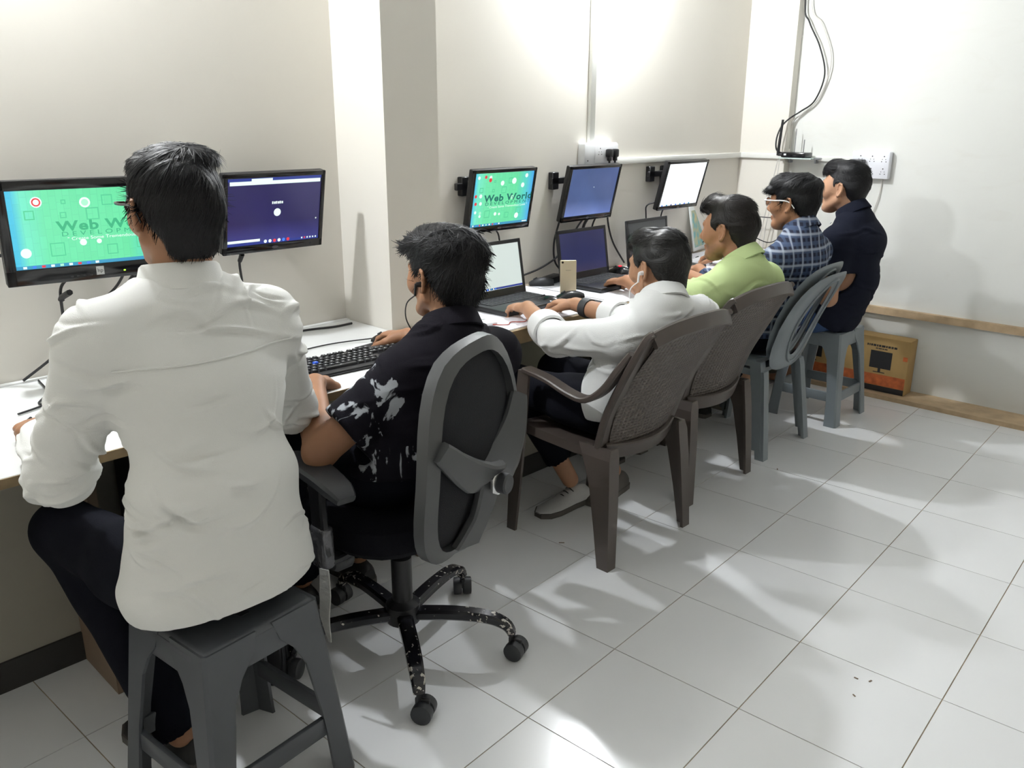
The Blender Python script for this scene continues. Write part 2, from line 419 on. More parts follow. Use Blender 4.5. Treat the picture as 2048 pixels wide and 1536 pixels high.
def quad(mb, x, y0, z0, y1, z1, mi): mb.add([(x,y0,z0),(x,y1,z0),(x,y1,z1),(x,y0,z1)], [(0,1,2,3)], None, mi)
def desktop_print(mb, w, h, full=True):
    X = .0006; U = lambda u: (u - .5) * w; V = lambda v: (v - .5) * h
    def icon(u, v, r, mi): mb.disc((X, U(u), V(v)), (1,0,0), r * w, 14, None, mi)
    icons = [(.17,.85,.035,0),(.17,.85,.027,4),(.17,.85,.018,0),(.46,.82,.034,0),(.46,.82,.022,1),(.78,.83,.042,0),(.78,.83,.026,1),(.76,.58,.03,1),(.42,.30,.022,0),(.52,.30,.016,0),(.07,.21,.032,0),(.93,.22,.035,0)]
    if not full:
        icons = [(.06,.92,.02,0),(.17,.93,.02,4),(.25,.92,.022,0),(.25,.87,.025,4),(.04,.58,.02,4),(.12,.58,.024,0),(.05,.44,.02,4),(.13,.44,.022,0),(.06,.28,.018,0),(.14,.26,.02,1),(.14,.2,.018,0),
                 (.46,.80,.03,0),(.66,.83,.038,0),(.87,.92,.026,0),(.82,.74,.03,0),(.66,.52,.028,1),(.40,.22,.022,0),(.47,.21,.016,0),(.78,.15,.035,0)]
    for k, (u, v, r, mi) in enumerate(icons):
        mb.disc((X + k * .00002, U(u), V(v)), (1,0,0), r * w, 16, None, mi)
    for k, (u, v, s) in enumerate(((.60,.84,.07),(.12,.69,.06),(.32,.67,.04),(.50,.67,.08),(.26,.23,.09),(.60,.18,.07),(.80,.25,.08),(.33,.84,.03))):
        a = .5 * s * w   # thin square outlines of the wallpaper
        c = (U(u), V(v)); e = .003
        for (y0,z0,y1,z1) in ((-a,-a,a,-a+e),(-a,a-e,a,a),(-a,-a,-a+e,a),(a-e,-a,a,a)):
            quad(mb, X - .0001, c[0]+y0, c[1]+z0, c[0]+y1, c[1]+z1, 8)
    def tx(s, u, v, size, mi, sx=1, sp=1): text_mesh(s, size, Matrix.Translation((X + .0003, U(u), V(v))) @ TXM, mb, mi, sx, 'CENTER', sp, .03 if s[0] == 'W' else 0)
    tx('Web World', .60, .52, .118 * h / .22 * .33, 3 if not full else 2, 1.35, 1.1)
    tx('DEVELOPMENT', .60, .42, .055 * h / .22 * .33, 3 if not full else 2, 1.5, 1.6)
    tx('" Create Some Tremendous Look "', .60, .355, .04 * h / .22 * .33, 0, 1.25, 1.0)
    quad(mb, X - .0002, U(0), V(0), U(1), V(.045), 6)
    for k in range(9): quad(mb, X, U(.04 + k * .055), V(.008), U(.04 + k * .055 + .022), V(.038), (0, 5, 4, 0, 1, 0, 4, 5, 0)[k])
    quad(mb, X, U(.9), V(.012), U(.985), V(.034), 0)

def monitor(label, yc, zc, w, h, xc, yaw, tilt, screen, print_fn, bez=.018, low=.03, logo=None, cables=(), side_mount=.004):
    M = T(xc, yc, zc, yaw, tilt)
    t = thing('monitor', label, 'monitor', M)
    W, H = w / 2, h / 2
    MB().rbox((-.03, -W, -H), (-.006, W, H), .006).rbox((-.048, -W*.62, -H*.6), (-.028, W*.62, H*.6), .01).build('rear_shell', M_black, t)
    fr = MB()
    for lo, hi in (((-.006, -W, H - bez), (.004, W, H)), ((-.006, -W, -H), (.004, W, -H + low)),
                   ((-.006, -W, -H), (.004, -W + bez, H)), ((-.006, W - bez, -H), (.004, W, H))):
        fr.rbox(lo, hi, .003, 2)
    bz = fr.build('bezel', M_blackg, t)
    sw, sh = w - 2 * bez, h - bez - low; zo = (low - bez) / 2
    sc = MB().box((-.0045, -sw/2, -sh/2), (0, sw/2, sh/2)).build('screen', screen, t, T(0, 0, zo))
    if print_fn:
        mb = MB(); print_fn(mb, sw, sh); mb.build('screen_print', PX, sc, None, auto=False)['kind'] = 'stuff'
    if logo == 'hp':
        lb = MB().rbox((.004, -.0105, -H + low*.28), (.0055, .0105, -H + low*.82), .0004, 1, None, 0)
        text_mesh('hp', .016, Matrix.Translation((.006, 0, -H + low*.56)) @ TXM, lb, 1)
        lb.build('badge', [mat('badge_silver', (.55, .56, .55), .3, metal=.3), M_black], bz)
        MB().disc((.0045, W * .28, -H + low*.42), (1,0,0), .0032, 12, None, 0, .0022).build('power_light', emis('led_green', srgb(170, 255, 60), 2.0), bz)
        bt = MB()
        for k in range(5): bt.rbox((.0035, -.05 + k*.017 - .1*(k>9), -H + low*.28), (.0048, -.042 + k*.017, -H + low*.36), .0005, 1, T(0, -.03, 0))
        bt.build('button_row', M_dark, bz)
    else:
        MB().disc((.0046, 0, -H + low*.5), (1,0,0), .012, 18, None, 0, .005).build('badge', mat('badge_dim', (.10, .10, .11), .3, metal=.5), bz)
        MB().rbox((.0035, W - .055, -H + low*.4), (.005, W - .045, -H + low*.6), .0006, 1).build('power_button', M_dark, bz)
    # wall plate and arm
    Wd = M.inverted()
    mt = MB().rbox((0, yc - .06, zc - .02), (.012, yc + .06, zc + .10), .003, 1, Wd)
    mt.rbox((.01, yc - .025, zc + .0), (xc - .03, yc + .025, zc + .07), .004, 1, Wd)
    side = side_mount
    if side_mount is not False: mt.rbox((.0, yc - w*.5 + side, zc + .02), (.03, yc - w*.5 + side + .045, zc + .10), .003, 1, Wd).rbox((.012, yc - w*.5, zc + .045), (.03, yc, zc + .075), .003, 1, Wd)
    mt.build('wall_mount', M_black, t)
    for pts, r in cables:
        MB().tube(pts, r, 7, Wd, 0, True, 6).build('cable', M_cable, t)
    return t

G1 = green_screen('screen_green_wide', -.2, .2); G2 = green_screen('screen_green', -.175, .175)
def p2(mb, w, h):
    X = .0006; U = lambda u: (u-.5)*w; V = lambda v: (v-.5)*h
    quad(mb, X, U(0), V(.955), U(1), V(1), 7); quad(mb, X+.0001, U(.24), V(.955), U(.46), V(.99), 0)
    quad(mb, X+.0001, U(.02), V(.90), U(.99), V(.955), 0); quad(mb, X, U(0), V(0), U(1), V(.04), 7)
    quad(mb, X+.0001, U(0), V(.045), U(.34), V(.085), 0)
    for k, c in enumerate((0, 0, 4, 0, 5, 4)): mb.disc((X+.0001, U(.40 + k*.05), V(.035)), (1,0,0), .006, 12, None, c)
    for k in range(6): quad(mb, X+.0001, U(.80 + k*.032), V(.02), U(.815 + k*.032), V(.045), (0,4,0,0,0,0)[k])
    mb.disc((X+.0001, U(.52), V(.47)), (1,0,0), .0135, 24, None, 0)
    for k, w1 in enumerate((.005, .006, .005, .006, .005, .006)): quad(mb, X+.0001, U(.52) - .021 + k*.0072, V(.60), U(.52) - .021 + k*.0072 + w1, V(.60) + (.009, .008)[k % 2], 0)
    mb.disc((X+.0001, U(.96), V(.33)), (1,0,0), .003, 8, None, 0)
def p4(mb, w, h): mb.disc((.0006, .02*w, .1*h), (1,0,0), .0022, 10, None, 0)
def p5(mb, w, h):
    for k in range(7): quad(mb, .0006, (.05 + k*.12 - .5)*w, -.5*h, (.09 + k*.12 - .5)*w, -.47*h, (5, 6, 7, 5, 6, 5, 6)[k])
DT = -math.radians(-12)
monitor('wide black monitor with thick frame showing green desktop wallpaper, left of the near seated head', -.775, 1.198, .475, .285, .175, math.radians(-7), math.radians(3), G1,
        lambda mb, w, h: desktop_print(mb, w, h, True), .027, .045, 'hp',
        [([(.13,-.853,1.06),(.06,-.853,1.02),(.03,-.848,.95),(.025,-.846,.86),(.03,-.85,.77)], .0045),
         ([(.13,-.852,1.02),(.06,-.853,.995),(.05,-.852,.985)], .009),
         ([(.13,-.69,1.06),(.06,-.70,1.0),(.03,-.775,.93),(.025,-.87,.83),(.03,-.985,.76)], .0042),
         ([(.13,-.66,1.05),(.06,-.655,1.0),(.03,-.62,.95),(.03,-.60,.80),(.03,-.58,.765)], .0085),
         ([(.10,-.97,1.23),(.03,-1.04,1.235),(.015,-1.2,1.24)], .005), ([(.10,-.97,1.14),(.03,-1.05,1.13),(.015,-1.2,1.13)], .005)], False)
monitor('black monitor showing a dark navy page with white bar, right of the near seated head', -.155, 1.197, .385, .272, .11, 0, math.radians(12), grad_screen('screen_navy', -.13, .13, (62, 66, 150), (32, 25, 86)), p2,
        .016, .028, None, [([(.07,-.27,1.075),(.04,-.267,1.03),(.03,-.258,.95),(.03,-.25,.78)], .0045), ([(.07,-.27,1.06),(.045,-.268,1.035)], .008),
        ([(.06,-.33,1.12),(.02,-.40,1.11),(.012,-.5,1.09)], .0042)], False)
monitor('black monitor showing green desktop wallpaper, right behind the pillar', .948, 1.168, .385, .27, .11, 0, math.radians(11), G2, lambda mb, w, h: desktop_print(mb, w, h, False),
        .015, .027, None, [([(.07,.98,1.05),(.03,.99,1.03),(.02,1.02,.98),(.02,1.03,.78)], .004), ([(.07,.80,1.05),(.02,.82,1.03),(.02,.81,.78)], .004)], .03)
monitor('black monitor with plain slate blue screen, under the wall switch box', 1.555, 1.164, .385, .268, .115, 0, math.radians(13), grad_screen('screen_slate', -.13, .13, (108, 132, 200), (74, 94, 142)), p4,
        .015, .027, None, [([(.06,1.38,1.06),(.03,1.42,1.035),(.02,1.395,.93),(.02,1.41,.83),(.05,1.47,.765)], .0048),
                           ([(.07,1.60,1.05),(.03,1.585,1.02),(.02,1.45,.88),(.02,1.32,.825),(.02,1.18,.80),(.03,1.10,.80)], .0048),
                           ([(.07,1.66,1.05),(.04,1.665,1.0),(.03,1.66,.93)], .0045), ([(.07,1.60,1.05),(.04,1.595,1.0),(.03,1.59,.93)], .0075),
                           ([(.07,1.745,1.13),(.03,1.79,1.08),(.02,1.82,.98),(.02,1.87,.88),(.02,1.97,.77)], .0048)])
monitor('black monitor with blank white screen, furthest along the wall', 2.345, 1.163, .39, .265, .118, 0, math.radians(14), emis('screen_white', srgb(246, 250, 255), 1.25), p5,
        .014, .022, None, [([(.07,2.18,1.08),(.03,2.14,1.06),(.02,2.15,1.0),(.02,2.18,.8)], .004), ([(.07,2.27,1.05),(.03,2.28,1.0),(.02,2.28,.8)], .004)])

# ---------------- wall sockets
def socket_holes(mb, x, y, z, ax):
    for dy, dz, r in ((0, .016, .0035), (-.009, 0, .0022), (.009, 0, .0022), (-.012, -.012, .0028), (.012, -.012, .0028)):
        if ax == 'x': mb.disc((x, y + dy, z + dz), (1,0,0), r, 10)
        else: mb.disc((x + dy, y, z + dz), (0,-1,0), r, 10)
t = thing('switch_box', 'white switch box at the foot of the wall conduit, above the slate blue screen', 'switch box', T(0, 1.71, 1.34))
MB().rbox((0, -.13, -.055), (.045, .13, .052), .006, 2).build('housing', M_white_pl, t)
MB().rbox((.045, -.055, -.045), (.052, .125, .045), .004, 2).build('face_plate', mat('plate_white', (.84, .84, .86), .25), t)
mb = MB()
socket_holes(mb, .0525, -.02, .01, 'x'); mb.disc((.0525, -.115, -.03), (1,0,0), .004, 10)
mb.build('socket_hole', M_black, t)['kind'] = 'stuff'
for k, y in enumerate((1.745, 1.79)):
    o = thing('power_plug', ('black power plug in the wall switch box, beside the bare socket', 'black power plug in the wall switch box, at its outer edge')[k], 'plug', T(.053, y, 1.335), 'plugs in the wall switch box')
    MB().rbox((0, -.016, -.012), (.03, .016, .028), .007, 2).rbox((.006, -.010, -.03), (.024, .010, -.008), .005, 2).build('plug_body', M_black, o)
    MB().tube([(.015, 0, -.028), (.014, .002, -.05), (.006, .004, -.06), (-.03, .006, -.075)], .005, 8, None, 0, True, 5).build('cord', M_cable, o)
t = thing('socket_board', 'white six-socket board on the back wall behind the furthest head', 'socket board', T(.795, 3.2, 1.268))
MB().rbox((-.105, -.045, -.075), (.105, 0, .072), .007, 2).build('housing', mat('plate_cool', (.80, .81, .86), .25), t)
mb = MB()
for i in range(3):
    for j in range(2): socket_holes(mb, -.055 + i * .065, -.0455, .03 - j * .066, 'y')
mb.build('socket_hole', M_dark, t)['kind'] = 'stuff'
o = thing('power_adapter', 'black adapter plugged into the socket board on the back wall', 'plug', T(.735, 3.154, 1.283))
MB().rbox((-.036, -.05, -.013), (.036, 0, .013), .004, 2).build('adapter_body', M_black, o)
MB().tube([(-.036, -.03, 0), (-.06, -.028, -.01), (-.07, -.02, -.1), (-.06, 0, -.3), (-.05, 0.03, -.45)], .003, 7, None, 0, True, 6).build('cord', M_cable, o)
o = MB().tube([(.86, 3.196, 1.19), (.855, 3.19, 1.10), (.83, 3.19, 1.0), (.79, 3.19, .88), (.78, 3.19, .5)], .003, 7, None, 0, True, 6).build('loose_wire', M_wcable)
tag(o, 'thin pale wire hanging below the six-socket board', 'wire')

# ---------------- router on its ledge, hanging cables
t = thing('wall_ledge', 'small clear ledge under the router at the back wall corner', 'shelf', T(.40, 3.12, 1.292))
MB().rbox((-.10, -.07, -.004), (.10, .078, .002), .001, 1).build('glass_plate', mat('ledge_glass', (.62, .74, .70), .1, spec=.6), t)
MB().rbox((.095, -.03, -.006), (.135, .0, .006), .003, 1).build('clip', M_metal, t)
for q in (-.09, .07): MB().rbox((q, .04, -.03), (q + .01, .078, -.004), .001, 1).build('bracket', M_metal, t)
t = thing('router', 'black network router with upright antenna on the clear ledge', 'router', T(.385, 3.105, 1.2945))
MB().rbox((-.075, -.05, 0), (.075, .05, .03), .008, 2).build('router_body', M_blackg, t)
MB().tube([(-.098, -.035, .01), (-.098, -.035, .05), (-.088, -.035, .21)], [.010, .009, .0072], 10).tube([(-.098, -.035, .015), (-.07, -.035, .015)], .008, 8).build('antenna', M_black, t)
MB().tube([(.03, .02, .02), (.03, .02, .10)], .003, 8).tube([(-.03, .03, .02), (-.03, .03, .16)], .003, 8).build('thin_antenna', M_metal, t)
MB().rbox((-.055, -.0515, .012), (-.04, -.05, .022), .0006, 1).build('port', M_white_pl, t)
o = MB().tube([(.312, 3.17, 2.74), (.312, 3.17, 2.15), (.35, 3.17, 2.03), (.425, 3.17, 1.9), (.472, 3.17, 1.75), (.43, 3.17, 1.61), (.35, 3.17, 1.55), (.305, 3.13, 1.51), (.283, 3.08, 1.46), (.27, 3.065, 1.39), (.28, 3.07, 1.33), (.33, 3.10, 1.315)], .0045, 8, None, 0, True, 8).build('network_cable', M_cable)
tag(o, 'black cable hanging in a loose curve down to the router', 'cable')
o = MB().tube([(.34, 3.18, 2.74), (.344, 3.18, 2.15), (.42, 3.18, 2.02), (.488, 3.18, 1.87), (.492, 3.18, 1.75), (.44, 3.18, 1.61), (.36, 3.18, 1.54), (.30, 3.18, 1.48), (.30, 3.18, 1.34)], .0035, 8, None, 0, True, 8).build('network_cable', M_wcable)
tag(o, 'pale thin cable hanging beside the black one at the corner', 'cable')
for k, (pts, lab) in enumerate((
        ([(.30, 3.05, 1.285), (.285, 3.05, 1.2), (.262, 3.055, 1.05), (.235, 3.06, .9), (.22, 3.06, .76)], 'pale wire dropping from the ledge along the pillar face, outer one'),
        ([(.31, 3.05, 1.285), (.30, 3.05, 1.15), (.275, 3.055, 1.0), (.255, 3.06, .88), (.25, 3.06, .76)], 'pale wire dropping from the ledge along the pillar face, inner one'))):
    o = MB().tube(pts, .003, 6, None, 0, True, 6).build('loose_wire', M_wcable); tag(o, lab, 'wire')
o = MB().tube([(.02, 2.75, .80), (.03, 2.85, .93), (.12, 3.03, .94), (.25, 3.05, .945), (.33, 3.1, .93), (.34, 3.12, .85), (.30, 3.04, .80), (.2, 2.98, .84), (.04, 2.84, .92)], .003, 6, None, 0, True, 6).build('loose_wire', M_cable)
tag(o, 'thin black wire looping near the corner pillar above the desk', 'wire')

# ---------------- desk things
def mouse(label, x, y, z, rz, m=None, glow=False, s=1.0, cord=None):
    t = thing('computer_mouse', label, 'mouse', T(x, y, z, rz), 'computer mice on the desks')
    secs = []
    for k in range(11):
        u = k / 10; ux = -.055 + .11 * u
        wd = .031 * math.sin(math.pi * (.12 + .76 * u)) ** .5; ht = .036 * math.sin(math.pi * (.10 + .70 * u)) ** .75
        secs.append([Vector((ux, wd * math.cos(a), max(0, ht * math.sin(a)))) * s for a in [PI * i / 10 for i in range(11)] ] + [Vector((ux, 0, 0)) * s])
    MB().loft(secs).build('shell', m or M_blackg, t)
    MB().tube([(-.036*s, 0, .0255*s), (-.02*s, 0, .034*s)], .004*s, 8).build('scroll_wheel', M_dark, t)
    if glow:
        for q in ((-.02, .018, .026), (.02, .016, .026), (0, -.0, .037)):
            MB().lathe([(.008, -.002), (.009, .001), (.004, .003)], 10, T(*[c*s for c in q])).build('red_light', emis('led_red', (1, .02, .04), 3.0), t)
    if cord:
        Wd = T(x, y, z, rz).inverted()
        MB().tube(cord, .0022, 6, Wd, 0, True, 6).build('cord', M_cable, t)
    return t
def pad(label, x, y, z, w, d, rz):
    o = MB().rbox((-d/2, -w/2, 0), (d/2, w/2, .0035), .0015, 1).build('mouse_pad', mat('pad_cloth', (.012, .012, .013), .8), None, T(x, y, z, rz))
    tag(o, label, 'mouse pad', 'mouse pads')
pad('black mouse pad right of the full-size keyboard on the near desk', .47, .045, DZ + .0005, .20, .17, .1)
mouse('black corded mouse under the hand beside the full-size keyboard', .425, .05, DZ + .0045, .15, cord=[(.37, .04, .765), (.30, -.1, .756), (.31, -.3, .756), (.33, -.5, .756), (.36, -.65, .756)])
o = MB().tube([(.10, .14, .757), (.10, .06, .757), (.07, -.05, .757), (.08, -.15, .757), (.12, -.28, .757), (.11, -.42, .757), (.05, -.55, .757)], .0042, 7, None, 0, True, 8).build('loose_cable', M_cable)
tag(o, 'thick black cable lying wavy along the back of the near desk', 'cable')
o = MB().tube([(.33, -1.09, .757), (.30, -1.02, .757), (.27, -1.02, .757), (.18, -.97, .757), (.05, -.95, .758)], .003, 7, None, 0, True, 8).build('loose_cable', M_cable)
tag(o, 'thin dark cable curling on the near desk by the left hand', 'cable')
mouse('black mouse under the left hand of the nearest person', .50, -1.10, DZ + .001, .1)
FZ = DZ + .0028
pad('black mouse pad in front of the gold phone', .45, 1.03, FZ, .22, .26, 0)
mouse('glossy black mouse in front of the gold phone', .41, 1.06, FZ + .004, .9, s=1.1)
mouse('black mouse lying near the wall behind the gold phone', .085, 1.235, FZ, .9, m=M_dark, s=1.05)
mouse('black gaming mouse with red lights between the laptops', .15, 1.76, FZ, .2, glow=True)
mouse('black mouse under the hand beside the lit white laptop', .40, .93, FZ + .0045, .1)
mouse('small pale mouse under the hand of the person in checked shirt', .275, 2.33, FZ, .1, m=mat('mouse_grey', (.5, .5, .5), .3))
pad('black mouse pad at the far end of the desk', .43, 2.93, FZ, .30, .24, 0)
mouse('black mouse at the far end of the desk by the corner pillar', .37, 3.0, FZ + .004, .1)
# keyboard
KB = T(.545, -.165, DZ + .0005, math.radians(-4), math.radians(-4))
t = thing('keyboard', 'black full-size keyboard with one blue key on the near desk', 'keyboard', T(.545, -.165, DZ + .006, math.radians(-4), math.radians(3)))
MB().rbox((-.08, -.225, -.002), (.085, .225, .012), .006, 2).build('keyboard_case', M_black, t)
M_key = mat('keycap', (.03, .031, .034), .4); M_keyb = mat('keycap_blue', (.03, .12, .75), .4); M_leg = mat('key_legend', (.6, .62, .62), .5)
rows = [(-.062, [(-.215 + .0 + k * .021 + (.012 if k > 0 else 0) + (.010 if k > 4 else 0) + (.010 if k > 8 else 0), .017) for k in range(13)])]
for r_ in range(5):
    y = -.215; lst = []
    if r_ == 4: ws = [.024, .02, .022, .11, .022, .02, .02, .024]
    else: ws = [(.017, .026, .030, .038)[r_]] + [.017] * (13, 12, 11, 10)[r_]; ws = ws + [max(.017, .272 - sum(ws) - .0035 * len(ws))]
    for w_ in ws: lst.append((y, w_)); y += w_ + .0035
    rows.append((-.036 + r_ * .0215, lst))
keymesh = {}
def key(px_, y0, wd, blue=False):
    k = round(wd, 4)
    if (k, blue) not in keymesh:
        mb = MB(); a, b = wd / 2, .0085
        mb.add([(-b,-a,0),(b,-a,0),(b,a,0),(-b,a,0),(-b+.0025,-a+.0025,.007),(b-.0015,-a+.0025,.007),(b-.0015,a-.0025,.007),(-b+.0025,a-.0025,.007)],
               [(0,3,2,1),(4,5,6,7),(0,1,5,4),(1,2,6,5),(2,3,7,6),(3,0,4,7)])
        mb.add([(-.003,-.003,.0072),(.0005,-.003,.0072),(.0005,.002,.0072),(-.003,.002,.0072)], [(0,1,2,3)], None, 1)
        o = mb.build('keycap', [M_keyb if blue else M_key, M_leg], t); keymesh[(k, blue)] = o.data
    else: o = link('keycap', keymesh[(k, blue)], t)
    o.location = (px_, y0 + wd / 2, .0125)
for ri, (xx, lst) in enumerate(rows):
    for ki, (y0, wd) in enumerate(lst): key(xx, y0, wd, ri == 2 and ki == 3)
for c in range(3):
    for rr in (0, 1, 3, 4):
        if rr == 3 and c != 1: continue
        key(-.036 + rr * .0215, .072 + c * .0205, .017)
for c in range(4):
    for rr in range(5): key(-.036 + rr * .0215, .140 + c * .0205, .017)
MB().tube([(-.08, -.17, .004), (-.12, -.2, .0), (-.16, -.3, -.003), (-.2, -.45, -.003)], .0025, 6, None, 0, True, 6).build('cord', M_cable, t)

def laptop(label, x, y, rz, open_deg, screen, lid=M_black, taskbar=True, w=.365, d=.245, h=.235):
    t = thing('laptop', label, 'laptop', T(x, y, FZ, rz), 'open laptops on the far desk')
    MB().rbox((0, -w/2, 0), (d, w/2, .022), .005, 2).build('base', M_black, t)
    kd = MB().box((.02, -w/2 + .025, .0222), (.135, w/2 - .025, .0226)).build('keyboard_deck', M_dark, t)
    km = None
    for r_ in range(5):
        for c in range(13):
            if km is None:
                o = MB().rbox((-.0085, -.0105, 0), (.0085, .0105, .0025), .001, 1).build('keycap', M_key, t); km = o.data
            else: o = link('keycap', km, t)
            o.location = (.034 + r_ * .0212, -.148 + c * .0245 + r_ * .002, .0226)
    MB().rbox((.150, -.055, .0218), (.228, .045, .0228), .0004, 1).build('touchpad', M_dark, t)
    MB().lathe([(.003, 0), (.003, .001)], 10, T(d - .002, w/2 - .05, .016, 0, PI/2)).build('status_light', emis('led_white', (.85, .9, 1), 4), t)
    a = math.radians(open_deg)
    L_ = T(.006, 0, .02, 0, -(a - PI/2) )
    lidp = MB().rbox((-.010, -w/2, 0), (0, w/2, h), .004, 2).build('lid', lid, t, L_)
    fr = MB()
    b_ = .016
    for lo, hi in (((0, -w/2, h - b_), (.003, w/2, h)), ((0, -w/2, 0), (.003, w/2, .032)), ((0, -w/2, 0), (.003, -w/2 + b_, h)), ((0, w/2 - b_, 0), (.003, w/2, h))):
        fr.rbox(lo, hi, .001, 1)
    fr.build('lid_bezel', M_black, lidp)
    s_ = MB().box((0, -w/2 + b_, .032), (.0015, w/2 - b_, h - b_)).build('screen', screen, lidp)
    if taskbar:
        mb = MB()
        for k in range(9): quad(mb, .0018, -.10 + k * .012, .034, -.093 + k * .012, .040, (5, 0, 6, 0, 5, 0, 6, 0, 5)[k])
        quad(mb, .0017, -w/2 + b_, .033, w/2 - b_, .041, 7)
        mb.build('screen_print', PX, lidp, None, auto=False)['kind'] = 'stuff'
    MB().tube([(.004, -w*.4, .02), (.004, -w*.3, .02)], .007, 10).tube([(.004, w*.3, .02), (.004, w*.4, .02)], .007, 10).build('hinge', M_black, t)
    return t
laptop('open black laptop with lit pale screen, in front of the white shirted typist', .20, .815, 0, 100, emis('screen_pale', srgb(205, 216, 212), .95))
laptop('open black laptop with dark navy screen behind the gold phone', .165, 1.46, 0, 99, grad_screen('screen_indigo', 0, .23, (60, 52, 82), (40, 44, 90), .8), taskbar=False)
laptop('open dark grey laptop furthest along, under the blank white monitor', .14, 2.02, 0, 97, mat('screen_off', (.07, .075, .08), .2), taskbar=False, lid=M_dark)
t = thing('smartphone', 'gold smartphone standing upright on the far desk', 'phone', T(.31, 1.165, FZ, math.radians(-40), math.radians(-6)))
MB().rbox((-.004, -.037, 0), (.004, .037, .150), .0038, 3).build('phone_body', mat('gold_metal', (.62, .53, .38), .35, metal=.25), t)
MB().lathe([(.005, 0), (.005, .0012)], 14, T(.004, -.026, .140, 0, PI/2)).build('camera_lens', M_blackg, t)
MB().rbox((-.0045, -.033, .014), (-.0040, .033, .136), .0002, 1).build('phone_screen', M_blackg, t)
mk = MB().box((.0040, -.012, .1035), (.0043, .012, .1065)); mk.build('back_mark', mat('gold_dark', (.40, .34, .25), .4), t)
t = thing('battery_pack', 'slim white battery pack at the near corner of the far desk', 'battery', T(.44, .505, FZ, -.3))
MB().rbox((-.06, -.035, 0), (.06, .035, .012), .005, 2).build('pack_body', M_white_pl, t)
MB().disc((.0, -.0, .0122), (0,0,1), .012, 14, None, 0, .006).build('pack_mark', M_silver, t)
o = MB().tube([(.50, .50, .758), (.54, .54, .758), (.52, .58, .758), (.55, .62, .758), (.53, .66, .758), (.50, .69, .758)], .002, 6, None, 0, True, 6).build('loose_wire', mat('red_wire', (.35, .05, .03), .5))
tag(o, 'thin reddish wire on the desk before the lit pale laptop', 'wire')
t = thing('laptop_charger', 'black charger brick by the wall between the laptops', 'charger', T(.07, 1.335, FZ, .25))
MB().rbox((-.03, -.06, 0), (.03, .06, .032), .005, 2).build('brick', M_black, t)
MB().tube([(0, .06, .015), (.0, .10, .01), (.03, .15, .004)], .003, 6, None, 0, True, 5).build('cord', M_cable, t)
# leaning card
t = thing('wall_card', 'white framed teal card leaning on the wall near the far end', 'card', T(.03, 2.70, .765, .25, math.radians(-10)))
MB().rbox((-.004, -.11, 0), (.004, .11, .26), .003, 2).build('card_frame', mat('card_white', (.72, .75, .74), .4), t)
cm = mat('card_print', (.2, .45, .45), .4)
nt = cm.node_tree; vz = nt.nodes.new('ShaderNodeTexVoronoi'); vz.inputs['Scale'].default_value = 26
crp = nt.nodes.new('ShaderNodeValToRGB'); e = crp.color_ramp.elements; e[0].color = (.16, .42, .44, 1); e[1].color = (.62, .52, .22, 1); e[0].position = .3; e[1].position = .9
nt.links.new(nt.nodes['Texture Coordinate'].outputs['Object'], vz.inputs['Vector']); nt.links.new(vz.outputs['Distance'], crp.inputs[0]); nt.links.new(crp.outputs[0], nt.nodes['Principled BSDF'].inputs['Base Color'])
MB().box((.0042, -.09, .02), (.0048, .09, .235)).build('card_picture', cm, t)

# ---------------- under the desk
t = thing('computer_tower', 'black computer tower with a small sticker under the near desk', 'computer', T(.53, -.80, 0))
MB().rbox((-.15, -.09, .09), (.10, .09, .62), .008, 2).build('tower_case', M_black, t)
MB().rbox((.095, -.085, .11), (.106, .085, .60), .004, 2).build('front_panel', M_blackg, t)
mb = MB().box((.1063, -.082, .49), (.107, -.028, .555), None, 0).box((.1071, -.08, .515), (.1073, -.03, .522), None, 1).box((.1071, -.076, .538), (.1073, -.05, .549), None, 2)
mb.build('sticker', [mat('sticker_grey', (.42, .42, .44), .5), mat('sticker_blue', (.1, .12, .5), .5), mat('sticker_red', (.5, .15, .15), .5)], t)
MB().box((-.15, -.09, 0), (.10, .09, .09)).build('plinth', M_brownp, t)
t = thing('ups_unit', 'black ribbed power unit on the floor beyond the nearest stool', 'power unit', T(.80, -.70, 0, .75))
MB().rbox((-.06, -.07, 0), (.06, .07, .17), .006, 2).build('unit_case', M_black, t)
for k in range(4): MB().rbox((.058, -.06 + k * .035, .01), (.066, -.04 + k * .035, .16), .002, 1).build('rib', M_dark, t)

